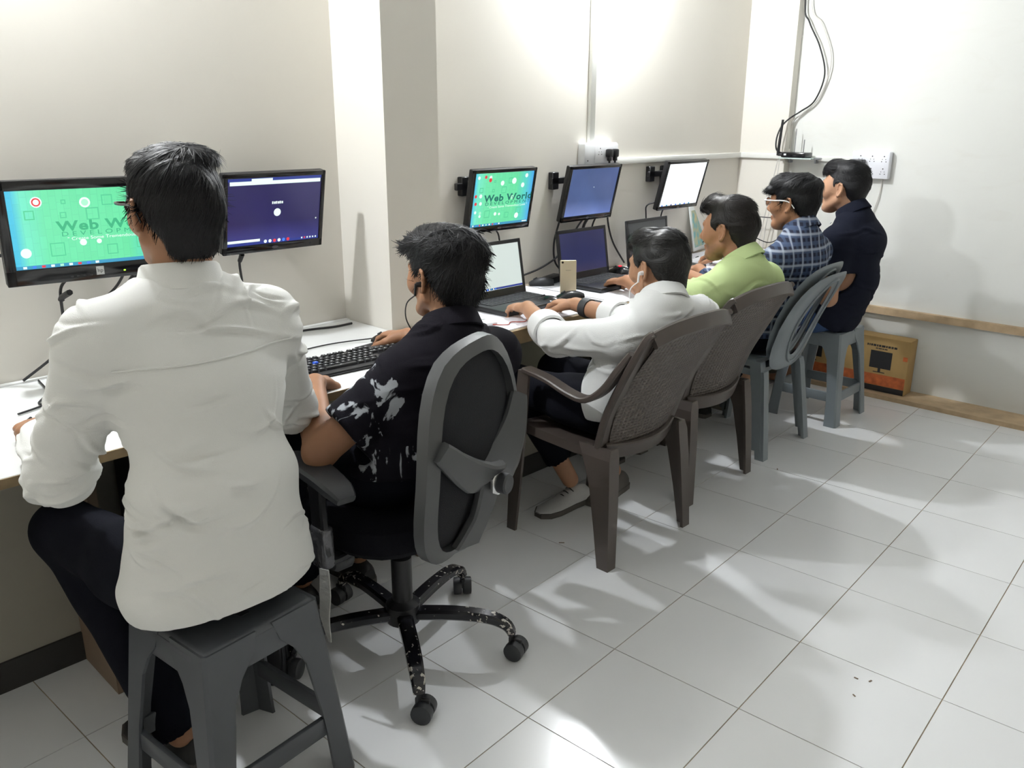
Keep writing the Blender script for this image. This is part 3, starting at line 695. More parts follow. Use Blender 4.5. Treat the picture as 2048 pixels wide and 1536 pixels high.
# ---------------- cartons on the bottom plank
def carton(x0, x1, label):
    cx_ = (x0 + x1) / 2; w_ = x1 - x0
    t = thing('carton', label, 'box', T(cx_, 3.115, .0245), 'monitor cartons on the bottom plank')
    M_card = mat('cardboard', (.40, .26, .10), .7, noise=(6, .12, 5)); M_or = mat('carton_orange', (.45, .11, .03), .65, noise=(30, .3, 3)); M_ink = mat('carton_ink', (.02, .02, .022), .6)
    MB().rbox((-w_/2, -.055, 0), (w_/2, .055, .315), .006, 2).build('carton_body', M_card, t)
    Y = -.0555
    def q(mb, a, b, c, d, mi): mb.add([(a,Y,b),(c,Y,b),(c,Y,d),(a,Y,d)], [(0,1,2,3)], None, mi)
    mb = MB(); q(mb, -w_/2+.005, .035, w_/2-.005, .10, 0); q(mb, -w_/2+.005, .002, w_/2-.005, .034, 1)
    q(mb, -.005, .135, .115, .235, 1); q(mb, .045, .115, .06, .136, 1); q(mb, .02, .110, .085, .115, 1)
    q(mb, w_/2-.03, .20, w_/2-.006, .225, 0); q(mb, -w_/2+.01, .25, -w_/2+.04, .285, 0)
    TY = Matrix(((1,0,0,0),(0,0,-1,0),(0,1,0,0),(0,0,0,1)))
    xx = -.03
    for k, w1 in enumerate((.008, .006, .010, .016, .008, .012, .020, .009, .014, .012, .016)):
        q(mb, xx, .259, xx + w1, .271, 1); xx += w1 + .0035
    xx = .02
    for w1 in (.012, .018, .010, .016): q(mb, xx, .246, xx + w1, .252, 1); xx += w1 + .003
    mb.build('carton_print', [M_or, M_ink], t, None, auto=False)['kind'] = 'stuff'
carton(.775, 1.185, 'brown monitor carton on the bottom plank, right one beside the bare wall')
carton(.39, .765, 'brown monitor carton on the bottom plank, left one behind the grey stool')

# ---------------- stools
def stool(label, x, y, rz, H, m, s=1.0):
    t = thing('stool', label, 'stool', T(x, y, 0, rz))
    a, b = .145 * s, .19 * s
    MB().rbox((-a, -a, H - .03), (a, a, H), .022, 4).build('seat', m, t)
    MB().rbox((-a*.55, -.012, H - .0005), (a*.55, .012, H + .0012), .0005, 1).build('hand_slot', M_dark, t)
    def at(z, k): f = (H - z) / H; e = a + (b - a) * f; return e
    for sx in (1, -1):
        for sy in (1, -1):
            secs = []
            for z, wd in ((H - .004, .125), (H - .05, .115), (H - .09, .085), (H - .14, .066), (.20, .056), (.12, .056), (.02, .060), (0, .062)):
                e = at(z, 0); tk = .02
                p = lambda u, v: Vector((sx * (e - u), sy * (e - v), z))
                secs.append([p(.008, 0), p(wd, 0), p(wd, tk * .4), p(tk, tk), p(tk * .4, wd), p(0, wd), p(0, .008)])
            MB().loft(secs, smooth=False).build('leg', m, t)
    for sx, sy, ax in ((1,0,'y'), (-1,0,'y'), (0,1,'x'), (0,-1,'x')):
        e = at(.15, 0) - .012; top = at(H - .03, 0) - .012
        if ax == 'y': MB().rbox((sx*e - .007, -e + .02, .125), (sx*e + .007, e - .02, .175), .004, 2).build('stretcher', m, t); MB().rbox((sx*top - .012, -top + .03, H - .078), (sx*top + .011, top - .03, H - .014), .005, 2).build('apron', m, t)
        else: MB().rbox((-e + .02, sy*e - .007, .125), (e - .02, sy*e + .007, .175), .004, 2).build('stretcher', m, t); MB().rbox((-top + .03, sy*top - .012, H - .078), (top - .03, sy*top + .011, H - .014), .005, 2).build('apron', m, t)
    return t
M_char = mat('charcoal_plastic', (.065, .070, .078), .33, noise=(5, .1, 4))
M_grey = mat('grey_plastic', (.21, .24, .26), .35, noise=(5, .1, 4))
stool('charcoal plastic stool under the nearest person', 1.115, -.955, math.radians(6), .475, M_char, 1.0)
stool('light grey plastic stool under the furthest person in dark shirt', .915, 2.545, math.radians(0), .48, M_grey, 1.0)

# ---------------- brown armchairs (moulded, wicker pattern)
def wicker(name, col):
    m = mat(name, col, .4); nt = m.node_tree; L = nt.links; b = nt.nodes['Principled BSDF']; tc = nt.nodes['Texture Coordinate']
    ck = nt.nodes.new('ShaderNodeTexWave'); ck.wave_type = 'BANDS'; ck.bands_direction = 'Z'; ck.inputs['Scale'].default_value = 26; ck.inputs['Distortion'].default_value = .6
    c2 = nt.nodes.new('ShaderNodeTexWave'); c2.wave_type = 'BANDS'; c2.bands_direction = 'Y'; c2.inputs['Scale'].default_value = 18
    for q in (ck, c2): L.new(tc.outputs['Object'], q.inputs['Vector'])
    ad = nt.nodes.new('ShaderNodeMath'); ad.operation = 'MULTIPLY'; L.new(ck.outputs['Fac'], ad.inputs[0]); L.new(c2.outputs['Fac'], ad.inputs[1])
    bp = nt.nodes.new('ShaderNodeBump'); bp.inputs['Strength'].default_value = .9; bp.inputs['Distance'].default_value = .004
    L.new(ad.outputs[0], bp.inputs['Height']); L.new(bp.outputs[0], b.inputs['Normal']); return m
M_br = mat('brown_plastic', (.075, .060, .052), .38, noise=(4, .08, 4)); M_wick = wicker('brown_wicker', (.085, .069, .058))
def arm_chair(label, x, y, rz=0):
    t = thing('plastic_armchair', label, 'chair', T(x, y, 0, rz), 'brown plastic armchairs in the row')
    # seat
    secs = []
    for xx, z, hw in ((-.235, .415, .20), (-.225, .432, .215), (-.1, .425, .22), (.05, .415, .215), (.15, .42, .205), (.17, .44, .20)):
        secs.append([Vector((xx, -hw, z)), Vector((xx, -hw*.5, z - .012)), Vector((xx, 0, z - .016)), Vector((xx, hw*.5, z - .012)), Vector((xx, hw, z)),
                     Vector((xx, hw, z - .035)), Vector((xx, hw - .012, z - .037)), Vector((xx, hw - .014, z - .022)), Vector((xx, 0, z - .026)), Vector((xx, -hw + .014, z - .022)), Vector((xx, -hw + .012, z - .037)), Vector((xx, -hw, z - .035))])
    MB().loft(secs).build('seat', M_br, t)
    # wicker back panel
    rowsV = []; N = 14; K = 10; vs_, fs = [], []
    for side in (0, 1):
        for i in range(N + 1):
            u = i / N; z = .40 + .455 * u; xx = .155 + .205 * u - .03 * math.sin(PI * u) + (.010 if side else 0)
            hw = .178 + .032 * math.sin(PI * min(u, .6) / .6 * .5)
            for k in range(K + 1):
                v = k / K * 2 - 1; vs_.append((xx + .035 * (1 - v*v), v * hw, z - .02 * v * v * u))
    st_ = (N + 1) * (K + 1)
    for sd in (0, 1):
        for i in range(N):
            for k in range(K):
                a = sd*st_ + i*(K+1) + k; q = (a, a+1, a+K+2, a+K+1); fs.append(q if sd else q[::-1])
    MB().add(vs_, fs, None, 0, True).build('back_panel', M_wick, t)
    fr = MB()
    for s in (1, -1):
        fr.ribbon([(.145, s*.20, .40), (.19, s*.212, .55), (.265, s*.222, .70), (.34, s*.222, .84), (.36, s*.215, .866)], [.05, .052, .055, .055, .045], [.03, .03, .028, .026, .02], (0, 1, 0))
    fr.ribbon([(.36, -.225, .845), (.378, -.14, .866), (.388, 0, .874), (.378, .14, .866), (.36, .225, .845)], .055, .022, (-.35, 0, 1))
    fr.ribbon([(.165, -.20, .415), (.20, -.1, .408), (.212, 0, .405), (.20, .1, .408), (.165, .20, .415)], .06, .02, (.3, 0, 1))
    fr.build('back_frame', M_br, t)
    for s in (1, -1):
        MB().ribbon([(-.165, s*.238, .648), (-.05, s*.252, .640), (.06, s*.256, .612), (.13, s*.252, .608), (.195, s*.243, .655), (.245, s*.235, .73), (.285, s*.228, .79)], [.048, .05, .05, .05, .05, .045, .03], [.02, .018, .018, .02, .024, .024, .02], (0, 1, 0)).build('armrest', M_br, t)
        # front leg rises to the arm
        secs = []
        for z, xx, yy, wd, tk in ((0, -.222, .240, .042, .034), (.2, -.205, .238, .056, .038), (.40, -.19, .235, .066, .04), (.55, -.175, .236, .055, .036), (.645, -.165, .238, .050, .034)):
            secs.append([Vector((xx - wd/2, s*(yy + tk/2), z)), Vector((xx + wd/2, s*(yy + tk/2), z)), Vector((xx + wd/2, s*(yy + tk/2 - .012), z)), Vector((xx - wd/2 + .012, s*(yy + tk/2 - .012), z)), Vector((xx - wd/2 + .012, s*(yy - tk/2), z)), Vector((xx - wd/2, s*(yy - tk/2), z))])
        MB().loft(secs, smooth=False).build('leg', M_br, t)
        secs = []
        for z, xx, yy, wd, tk in ((0, .222, .236, .048, .045), (.15, .205, .228, .066, .05), (.30, .185, .218, .088, .055), (.40, .16, .21, .12, .055), (.435, .145, .205, .14, .04)):
            secs.append([Vector((xx - wd/2, s*(yy + tk/2), z)), Vector((xx + wd/2, s*(yy + tk/2), z)), Vector((xx + wd/2, s*(yy - tk/2), z)), Vector((xx + wd/2 - .012, s*(yy - tk/2), z)), Vector((xx + wd/2 - .014, s*(yy + tk/2 - .012), z)), Vector((xx - wd/2, s*(yy + tk/2 - .012), z))])
        MB().loft(secs, smooth=False).build('leg', M_br, t)
    return t
arm_chair('brown plastic armchair under the white shirted person with earphones', .91, .665)
arm_chair('brown plastic armchair under the person in light green shirt', .825, 1.30)

# ---------------- grey chairs, one nested on the other
def oval_chair(label, x, y, z, rz=0):
    t = thing('plastic_chair', label, 'chair', T(x, y, z, rz), 'grey plastic chairs nested together')
    secs = []
    for xx, zz, hw in ((-.22, .40, .18), (-.21, .43, .20), (-.05, .42, .205), (.12, .415, .195), (.15, .42, .19)):
        secs.append([Vector((xx, -hw, zz)), Vector((xx, 0, zz - .012)), Vector((xx, hw, zz)), Vector((xx, hw, zz - .03)), Vector((xx, hw - .012, zz - .03)), Vector((xx, 0, zz - .022)), Vector((xx, -hw + .012, zz - .03)), Vector((xx, -hw, zz - .03))])
    MB().loft(secs).build('seat', M_grey, t)
    N = 40; R_ = 6; vs_, fs = [], []
    def surf(v, u):   # v lateral -1..1 (metres/.21), u 0..1 height
        z_ = .40 + .47 * u; xx = .15 + .20 * u - .02 * math.sin(PI * u)
        return Vector((xx + .03 * (1 - v*v), v * .205, z_))
    for side in (0, 1):
        for r_ in range(R_ + 1):
            f = r_ / R_
            for k in range(N):
                a = 2 * PI * k / N; ca, sa = math.cos(a), math.sin(a)
                hv, hu = .40 * ca, .50 + .36 * sa                       # oval opening
                p = 4.0; q = (abs(ca)**p + abs(sa)**p) ** (-1/p)
                ov, ou = .98 * ca * q * (1 - .10 * max(0, -sa)), .5 + .5 * sa * q
                if sa > 0: ou -= .045 * abs(ca * q) ** 2
                v, u = hv + (ov - hv) * f, hu + (ou - hu) * f
                pt = surf(v, u); pt.x += .016 * side + (.008 if f in (0, 1) else 0) * (-1 if side else 1)
                vs_.append(pt)
    st_ = (R_ + 1) * N
    for sd in (0, 1):
        for r_ in range(R_):
            for k in range(N):
                a = sd*st_ + r_*N + k; b = sd*st_ + r_*N + (k+1) % N; q = (a, b, b + N, a + N); fs.append(q if sd else q[::-1])
    for k in range(N):
        k2 = (k+1) % N; fs.append((k, k2, st_ + k2, st_ + k)); fs.append((R_*N + k, st_ + R_*N + k, st_ + R_*N + k2, R_*N + k2))
    MB().add(vs_, fs, None, 0, True).build('backrest', M_grey, t)
    rm = MB(); ring = []
    for k in range(N + 1):
        a = 2 * PI * k / N; pt = surf(.52 * math.cos(a), .50 + .43 * math.sin(a)); pt.x += .018; ring.append(pt)
    rm.tube(ring, .006, 6, None, 0, False).build('back_ridge', M_grey, t)
    for s in (1, -1):
        for front in (0, 1):
            secs = []
            for zz, f in ((0, 1.0), (.2, .55), (.38, .12), (.41, 0)):
                xx = (-.17 - .05 * f) if front else (.15 + .06 * f); yy = .175 + .03 * f; wd = .056 - .012 * f; tk = .045
                secs.append([Vector((xx - wd/2, s*(yy + tk/2), zz)), Vector((xx + wd/2, s*(yy + tk/2), zz)), Vector((xx + wd/2, s*(yy - tk/2), zz)), Vector((xx + wd/2 - .014, s*(yy - tk/2), zz)), Vector((xx + wd/2 - .014, s*(yy + tk/2 - .014), zz)), Vector((xx - wd/2, s*(yy + tk/2 - .014), zz))])
            MB().loft(secs, smooth=False).build('leg', M_grey, t)
    return t
oval_chair('grey plastic chair with oval back opening, lower of the nested pair', .825, 1.925, 0)
oval_chair('grey plastic chair nested on top of another, under the checked shirt', .805, 1.925, .042)

# ---------------- office chair
M_mesh = mat('dark_mesh_fabric', (.014, .0145, .017), .8, bump=(420, .5), spec=.2); M_frame = mat('grey_chair_frame', (.062, .064, .066), .4, noise=(6, .1, 4))
M_cloth = mat('black_cloth', (.006, .006, .008), .9, bump=(300, .4), spec=.1)
def chipped():
    m = mat('chipped_black_metal', (.008, .008, .012), .22, metal=.2, spec=.7); nt = m.node_tree; L = nt.links; b = nt.nodes['Principled BSDF']
    geo = nt.nodes['Texture Coordinate']; n = nt.nodes.new('ShaderNodeTexNoise'); n.inputs['Scale'].default_value = 70; n.inputs['Detail'].default_value = 5; L.new(geo.outputs['Object'], n.inputs['Vector'])
    sx = nt.nodes.new('ShaderNodeVectorMath'); sx.operation = 'LENGTH'; L.new(geo.outputs['Object'], sx.inputs[0])
    r = nt.nodes.new('ShaderNodeMapRange'); r.inputs[1].default_value = .18; r.inputs[2].default_value = .34; r.inputs[3].default_value = .0; r.inputs[4].default_value = .14; L.new(sx.outputs['Value'], r.inputs[0])
    a = nt.nodes.new('ShaderNodeMath'); a.operation = 'ADD'; L.new(n.outputs[0], a.inputs[0]); L.new(r.outputs[0], a.inputs[1])
    g = nt.nodes.new('ShaderNodeMath'); g.operation = 'GREATER_THAN'; g.inputs[1].default_value = .70; L.new(a.outputs[0], g.inputs[0])
    x = nt.nodes.new('ShaderNodeMix'); x.data_type = 'RGBA'; x.inputs['A'].default_value = (.008, .008, .012, 1); x.inputs['B'].default_value = (.55, .52, .46, 1)
    L.new(g.outputs[0], x.inputs['Factor']); L.new(x.outputs['Result'], b.inputs['Base Color']); return m
M_chip = chipped()
OC = T(.985, -.355, 0)
t = thing('office_chair', 'black and grey mesh-back office chair with five caster legs', 'chair', OC)
angs = [-32, 36, 105, 178, 248]
for k, d in enumerate(angs):
    a = math.radians(d); c_, s_ = math.cos(a), math.sin(a)
    P = lambda r, z: Vector((r * c_, r * s_, z))
    MB().ribbon([P(.03, .118), P(.15, .128), P(.25, .125), P(.305, .105), P(.325, .075)], [.046, .044, .042, .038, .03], [.032, .032, .03, .026, .022], (-s_, c_, 0)).build('base_leg', M_chip, t)
    cs = thing('caster', '', '', None); del cs['label'], cs['category']; cs.parent = t
    cs.matrix_local = T(.325 * c_, .325 * s_, 0, a + (1.1, -.3, .6, .2, .9)[k])
    MB().lathe([(.022, -.014), (.028, -.012), (.029, 0), (.028, .012), (.022, .014)], 20, T(.012, -.016, .029, 0, 0, PI/2)).lathe([(.022, -.014), (.028, -.012), (.029, 0), (.028, .012), (.022, .014)], 20, T(.012, .016, .029, 0, 0, PI/2)).build('wheel', M_dark, cs)
    MB().tube([(0, 0, .045), (0, 0, .085)], .008, 10).rbox((-.012, -.005, .03), (.03, .005, .064), .006, 2).build('fork', M_black, cs)
MB().lathe([(.05, .095), (.052, .10), (.05, .15), (.035, .16), (.030, .165), (.030, .30), (.018, .305), (.018, .40)], 24).build('gas_column', M_black, t)
MB().rbox((-.11, -.09, .385), (.13, .09, .42), .008, 2).build('tilt_mechanism', M_dark, t)
MB().tube([(.02, -.08, .395), (.02, -.20, .392)], .006, 8).lathe([(.02, -.03), (.028, -.02), (.028, .02), (.02, .03)], 16, T(.02, -.215, .385, 0, 0, PI/2)).build('tension_knob', M_dark, t)
secs = []
for z, e in ((.415, .80), (.42, .93), (.44, 1.0), (.47, 1.0), (.492, .94), (.50, .80)):
    ring = []
    for k in range(32):
        a = 2 * PI * k / 32; q = (abs(math.cos(a))**3 + abs(math.sin(a))**3) ** (-1/3)
        ring.append(Vector((.235 * e * math.cos(a) * q - .02, .245 * e * math.sin(a) * q, z - .012 * (1 if math.cos(a) < -.6 else 0))))
    secs.append(ring)
MB().loft(secs).build('seat_cushion', M_cloth, t)
# backrest assembly: local frame facing -x, turned with the chair
BK = T(.175, -.03, .43, math.radians(21), math.radians(11))
def BS(v, u, dx=0.0):      # v: -1..1 lateral, u 0..1 height ; outward bow
    hw = .28 * (1 - .10 * u)
    return BK @ Vector((.02 + .07 * math.sin(PI * min(1, u * 1.05)) * .6 - .09 * (u - .2) ** 2 + .035 * (1 - v * v) * 1.0 + dx, v * hw, .58 * u))
N = 44
def out(k):
    a = 2 * PI * k / N; ca, sa = math.cos(a), math.sin(a); p = 2.6; q = (abs(ca)**p + abs(sa)**p) ** (-1/p)
    wv = 1.0 if sa > 0 else 1 - .25 * sa * sa
    return ca * q * wv, .5 + .5 * sa * q
fr = MB(); vs_, fs = [], []
for k in range(N):
    v, u = out(k); iv, iu = v * .84, .5 + (u - .5) * .885
    for (a, b, dx) in ((v, u, .0), (v, u, .028), (iv, iu, .03), (iv, iu, .004)): vs_.append(BS(a, b, dx))
for k in range(N):
    k2 = (k + 1) % N
    for j in range(4): fs.append((k*4+j, k2*4+j, k2*4+(j+1)%4, k*4+(j+1)%4))
fr.add(vs_, fs, None, 0, True)
# Y-shaped rear spine
def strip(pts, wid):
    fr.ribbon([BS(v, u, .036) for v, u in pts], wid, .026, (0, 1, .2), None, 0, 5)
strip([(.0, .05), (.02, .22), (.0, .38), (.02, .46)], [.10, .07, .075, .10])
strip([(.02, .42), (-.3, .47), (-.6, .56), (-.86, .66)], [.10, .09, .07, .05])
strip([(.02, .42), (.3, .47), (.62, .56), (.88, .66)], [.10, .09, .07, .05])
fr.build('back_frame', M_frame, t)
vs_, fs = [], []
for i in range(13):
    for k in range(13):
        u, v = i / 12, k / 12 * 2 - 1
        q = .93 * math.sqrt(max(0, 1 - abs(2*u - 1) ** 2.6)) if abs(2*u-1) < 1 else 0
        vs_.append(BS(v * min(1, max(.25, q ** .7)) * .86, .03 + .94 * u, .008))
for i in range(12):
    for k in range(12): a = i*13 + k; fs.append((a, a+1, a+14, a+13))
MB().add(vs_, fs, None, 0, True).build('back_mesh', M_mesh, t)
MB().ribbon([BS(-.55, .36, -.03), BS(0, .36, -.045), BS(.55, .36, -.03)], [.08, .10, .08], .02, (0, 0, 1)).build('lumbar_pad', M_dark, t)
kc = BS(.02, .40, .05)
RK = Matrix.Translation(kc) @ Matrix.Rotation(math.radians(16), 4, 'Z')
MB().lathe([(.036, .004), (.036, .010), (.03, .014)], 6, RK @ T(0, 0, 0, 0, PI/2)).build('lever_plate', M_silver, t)
MB().lathe([(.025, .012), (.027, .016), (.027, .036), (.023, .040)], 22, RK @ T(0, 0, 0, 0, PI/2)).build('lumbar_knob', M_dark, t)
MB().ribbon([(.02, .0, .40), (.10, .01, .395), (.17, .015, .40), BS(0, -.01, .02), BS(0, .12, .03)], [.07, .07, .07, .07, .06], .014, (0, 1, 0)).build('back_bar', M_frame, t)
for s in (-1, 1):
    MB().ribbon([(.04, s*.20, .42), (.04, s*.262, .415), (.045, s*.285, .45), (.04, s*.285, .56), (.02, s*.275, .64)], [.055, .055, .055, .05, .06], [.02, .02, .022, .022, .02], (1, 0, 0)).build('arm_post', M_black, t)
    MB().ribbon([(-.15, s*.255, .638), (-.08, s*.268, .655), (.04, s*.278, .658), (.13, s*.285, .645), (.17, s*.288, .63)], [.06, .075, .085, .075, .05], [.026, .03, .03, .03, .02], (0, 1, 0)).build('arm_pad', M_dark, t)
M_film = mat('wrinkled_wrap', (.75, .76, .78), .12, bump=(90, 1.0), spec=.8)
MB().rbox((.012, -.302, .40), (.072, -.262, .52), .012, 3).build('plastic_wrap', mat('wrap_foil', (.12, .12, .13), .15, metal=.5, bump=(45, 1.0)), t)
MB().ribbon([(.07, -.30, .41), (.075, -.305, .34), (.068, -.306, .27), (.078, -.302, .20)], [.03, .036, .03, .008], .004, (1, .3, 0)).build('torn_wrap', mat('torn_film', (.45, .45, .43), .25, bump=(60, 1.0)), t)

# small marks lying on the floor
for k, (x, y, L_, lab) in enumerate(((2.016, .438, .02, 'small brown scrap on the open floor, left of the dark pair'), (2.05, .453, .02, 'small dark scrap on the open floor, right of its neighbours'), (2.043, .36, .018, 'small brown scrap on the open floor, nearest the viewer'),
                                      (.901, .46, .035, 'thin dark twig on the floor between the office chair and brown chair'), (1.145, 1.665, .03, 'thin dark twig on the floor by the grey chair'))):
    o = MB().rbox((-L_*.3, -.0025, 0), (L_*.3, .0025, .002), .001, 1).build('floor_scrap', M_brownp, None, T(x, y, .0003, k * 1.3)); tag(o, lab, 'scrap', 'scraps on the floor')
# ================================================================== people (distance-field modelling)
F32 = np.float32
def V3(p): return np.array(p, dtype=np.float64)
class Field:
    def __init__(s, lo, hi, h):
        s.h = h; s.lo = V3(lo) - 2*h; n = np.ceil((V3(hi) + 2*h - s.lo) / h).astype(int) + 1
        s.ax = [(s.lo[i] + h * np.arange(n[i])).astype(F32) for i in range(3)]
        s.F = np.full(tuple(n), .08, F32)
    def sub(s, lo, hi):
        sl = []
        for i in range(3):
            a = int(np.clip(np.floor((lo[i] - s.lo[i]) / s.h), 0, s.F.shape[i])); b = int(np.clip(np.ceil((hi[i] - s.lo[i]) / s.h) + 1, 0, s.F.shape[i]))
            if b <= a: return None, None
            sl.append(slice(a, b))
        g = np.meshgrid(s.ax[0][sl[0]], s.ax[1][sl[1]], s.ax[2][sl[2]], indexing='ij', sparse=True)
        return tuple(sl), g
    def union(s, d, sl, k):
        a = s.F[sl]
        if k <= 0: s.F[sl] = np.minimum(a, d); return
        h = np.maximum(k - np.abs(a - d), 0) / k
        s.F[sl] = np.minimum(a, d) - h * h * k * F32(.25)
    def cut(s, d, sl, k=0.0):
        a = s.F[sl]; d = -d
        if k <= 0: s.F[sl] = np.maximum(a, d); return
        h = np.maximum(k - np.abs(a - d), 0) / k
        s.F[sl] = np.maximum(a, d) + h * h * k * F32(.25)
    def cone(s, a, b, ra, rb, k=.02, cut=False):
        a, b = V3(a), V3(b); R = max(ra, rb) + k + s.h * 2
        sl, g = s.sub(np.minimum(a, b) - R, np.maximum(a, b) + R)
        if sl is None: return
        ab = b - a; L2 = max(ab @ ab, 1e-12)
        px, py, pz = [(g[i] - F32(a[i])) for i in range(3)]
        t = np.clip((px * F32(ab[0]) + py * F32(ab[1]) + pz * F32(ab[2])) / F32(L2), 0, 1)
        d = np.sqrt((px - t*F32(ab[0]))**2 + (py - t*F32(ab[1]))**2 + (pz - t*F32(ab[2]))**2) - (F32(ra) + t * F32(rb - ra))
        (s.cut if cut else s.union)(d, sl, k)
    def econe(s, a, b, L, w0, d0, w1, d1, k=.03, cut=False):
        a, b, L = V3(a), V3(b), V3(L); ab = b - a
        R = max(w0, w1, d0, d1) + k + s.h * 2
        sl, g = s.sub(np.minimum(a, b) - R, np.maximum(a, b) + R)
        if sl is None: return
        if ab @ ab > 1e-9: u = ab / np.linalg.norm(ab); L = L - u * (L @ u)
        L = L / np.linalg.norm(L); L2 = max(ab @ ab, 1e-12)
        px, py, pz = [(g[i] - F32(a[i])) for i in range(3)]
        t = np.clip((px*F32(ab[0]) + py*F32(ab[1]) + pz*F32(ab[2])) / F32(L2), 0, 1)
        qx, qy, qz = px - t*F32(ab[0]), py - t*F32(ab[1]), pz - t*F32(ab[2])
        l = qx*F32(L[0]) + qy*F32(L[1]) + qz*F32(L[2]); r2 = np.maximum(qx*qx + qy*qy + qz*qz - l*l, 0)
        w_ = F32(w0) + t*F32(w1 - w0); d_ = F32(d0) + t*F32(d1 - d0)
        d = (np.sqrt(l*l/(w_*w_) + r2/(d_*d_)) - 1) * np.minimum(w_, d_)
        (s.cut if cut else s.union)(d, sl, k)
    def ell(s, c, R3, rad, k=.02, cut=False):
        """ellipsoid: centre c, axes = columns of R3, radii"""
        c = V3(c); m = max(rad) + k + s.h * 2
        sl, g = s.sub(c - m, c + m)
        if sl is None: return
        p = [g[i] - F32(c[i]) for i in range(3)]; q = 0; q2 = 0
        for i in range(3):
            v = p[0]*F32(R3[0][i]) + p[1]*F32(R3[1][i]) + p[2]*F32(R3[2][i])
            q = q + (v/F32(rad[i]))**2; q2 = q2 + (v/F32(rad[i]**2))**2
        k0 = np.sqrt(q); d = k0 * (k0 - 1) / np.maximum(np.sqrt(q2), 1e-6)
        (s.cut if cut else s.union)(d.astype(F32), sl, k)
    def plane(s, p, n, k=0.0):
        """keep the side the normal n points away from"""
        n = V3(n); n = n / np.linalg.norm(n); p = V3(p)
        sl = tuple(slice(None) for _ in range(3)); g = np.meshgrid(*s.ax, indexing='ij', sparse=True)
        d = (g[0]-F32(p[0]))*F32(n[0]) + (g[1]-F32(p[1]))*F32(n[1]) + (g[2]-F32(p[2]))*F32(n[2])
        s.cut(-d, sl, k)
    def half_cut(s, p, n, rad):
        """cut away, within a ball, what lies past the plane"""
        n = V3(n); n = n / np.linalg.norm(n); p = V3(p)
        sl, g = s.sub(p - rad, p + rad)
        if sl is None: return
        d = (g[0]-F32(p[0]))*F32(n[0]) + (g[1]-F32(p[1]))*F32(n[1]) + (g[2]-F32(p[2]))*F32(n[2])
        b = np.sqrt((g[0]-F32(p[0]))**2 + (g[1]-F32(p[1]))**2 + (g[2]-F32(p[2]))**2) - F32(rad - s.h)
        s.F[sl] = np.maximum(s.F[sl], np.minimum(d, -b))
    def mesh(s):
        F = s.F; S = F < 0; nx, ny, nz = F.shape
        cnt = np.zeros((nx-1, ny-1, nz-1), np.uint8)
        offs = [(i, j, k) for i in (0, 1) for j in (0, 1) for k in (0, 1)]
        for i, j, k in offs: cnt += S[i:nx-1+i, j:ny-1+j, k:nz-1+k]
        act = (cnt > 0) & (cnt < 8); ci = np.argwhere(act)
        idx = np.full(act.shape, -1, np.int32); idx[act] = np.arange(len(ci), dtype=np.int32)
        vals = {o: F[ci[:,0]+o[0], ci[:,1]+o[1], ci[:,2]+o[2]] for o in offs}
        acc = np.zeros((len(ci), 3)); num = np.zeros(len(ci))
        for o in offs:
            for ax in range(3):
                if o[ax]: continue
                o2 = list(o); o2[ax] = 1; o2 = tuple(o2); va, vb = vals[o], vals[o2]
                mk = (va < 0) != (vb < 0); tt = np.where(mk, va / np.where(mk, va - vb, 1), 0)
                p = np.tile(np.array(o, float), (len(ci), 1)); p[:, ax] = tt
                acc[mk] += p[mk]; num[mk] += 1
        verts = s.lo + s.h * (ci + acc / num[:, None])
        quads = []
        for ax in range(3):
            a, b = (ax+1) % 3, (ax+2) % 3
            sl0 = [slice(None)]*3; sl1 = [slice(None)]*3; sl0[ax] = slice(0, -1); sl1[ax] = slice(1, None)
            E0, E1 = S[tuple(sl0)], S[tuple(sl1)]
            for sgn in (0, 1):
                M_ = (E0 & ~E1) if sgn == 0 else (~E0 & E1)
                e = np.argwhere(M_); ok = (e[:, a] > 0) & (e[:, b] > 0) & (e[:, a] < F.shape[a]-1) & (e[:, b] < F.shape[b]-1); e = e[ok]
                if not len(e): continue
                def at(da, db):
                    q = e.copy(); q[:, a] += da; q[:, b] += db; return idx[q[:,0], q[:,1], q[:,2]]
                qd = np.stack([at(-1,-1), at(0,-1), at(0,0), at(-1,0)], 1)
                quads.append(qd if sgn == 0 else qd[:, ::-1])
        return verts, np.concatenate(quads) if quads else np.zeros((0, 4), int)

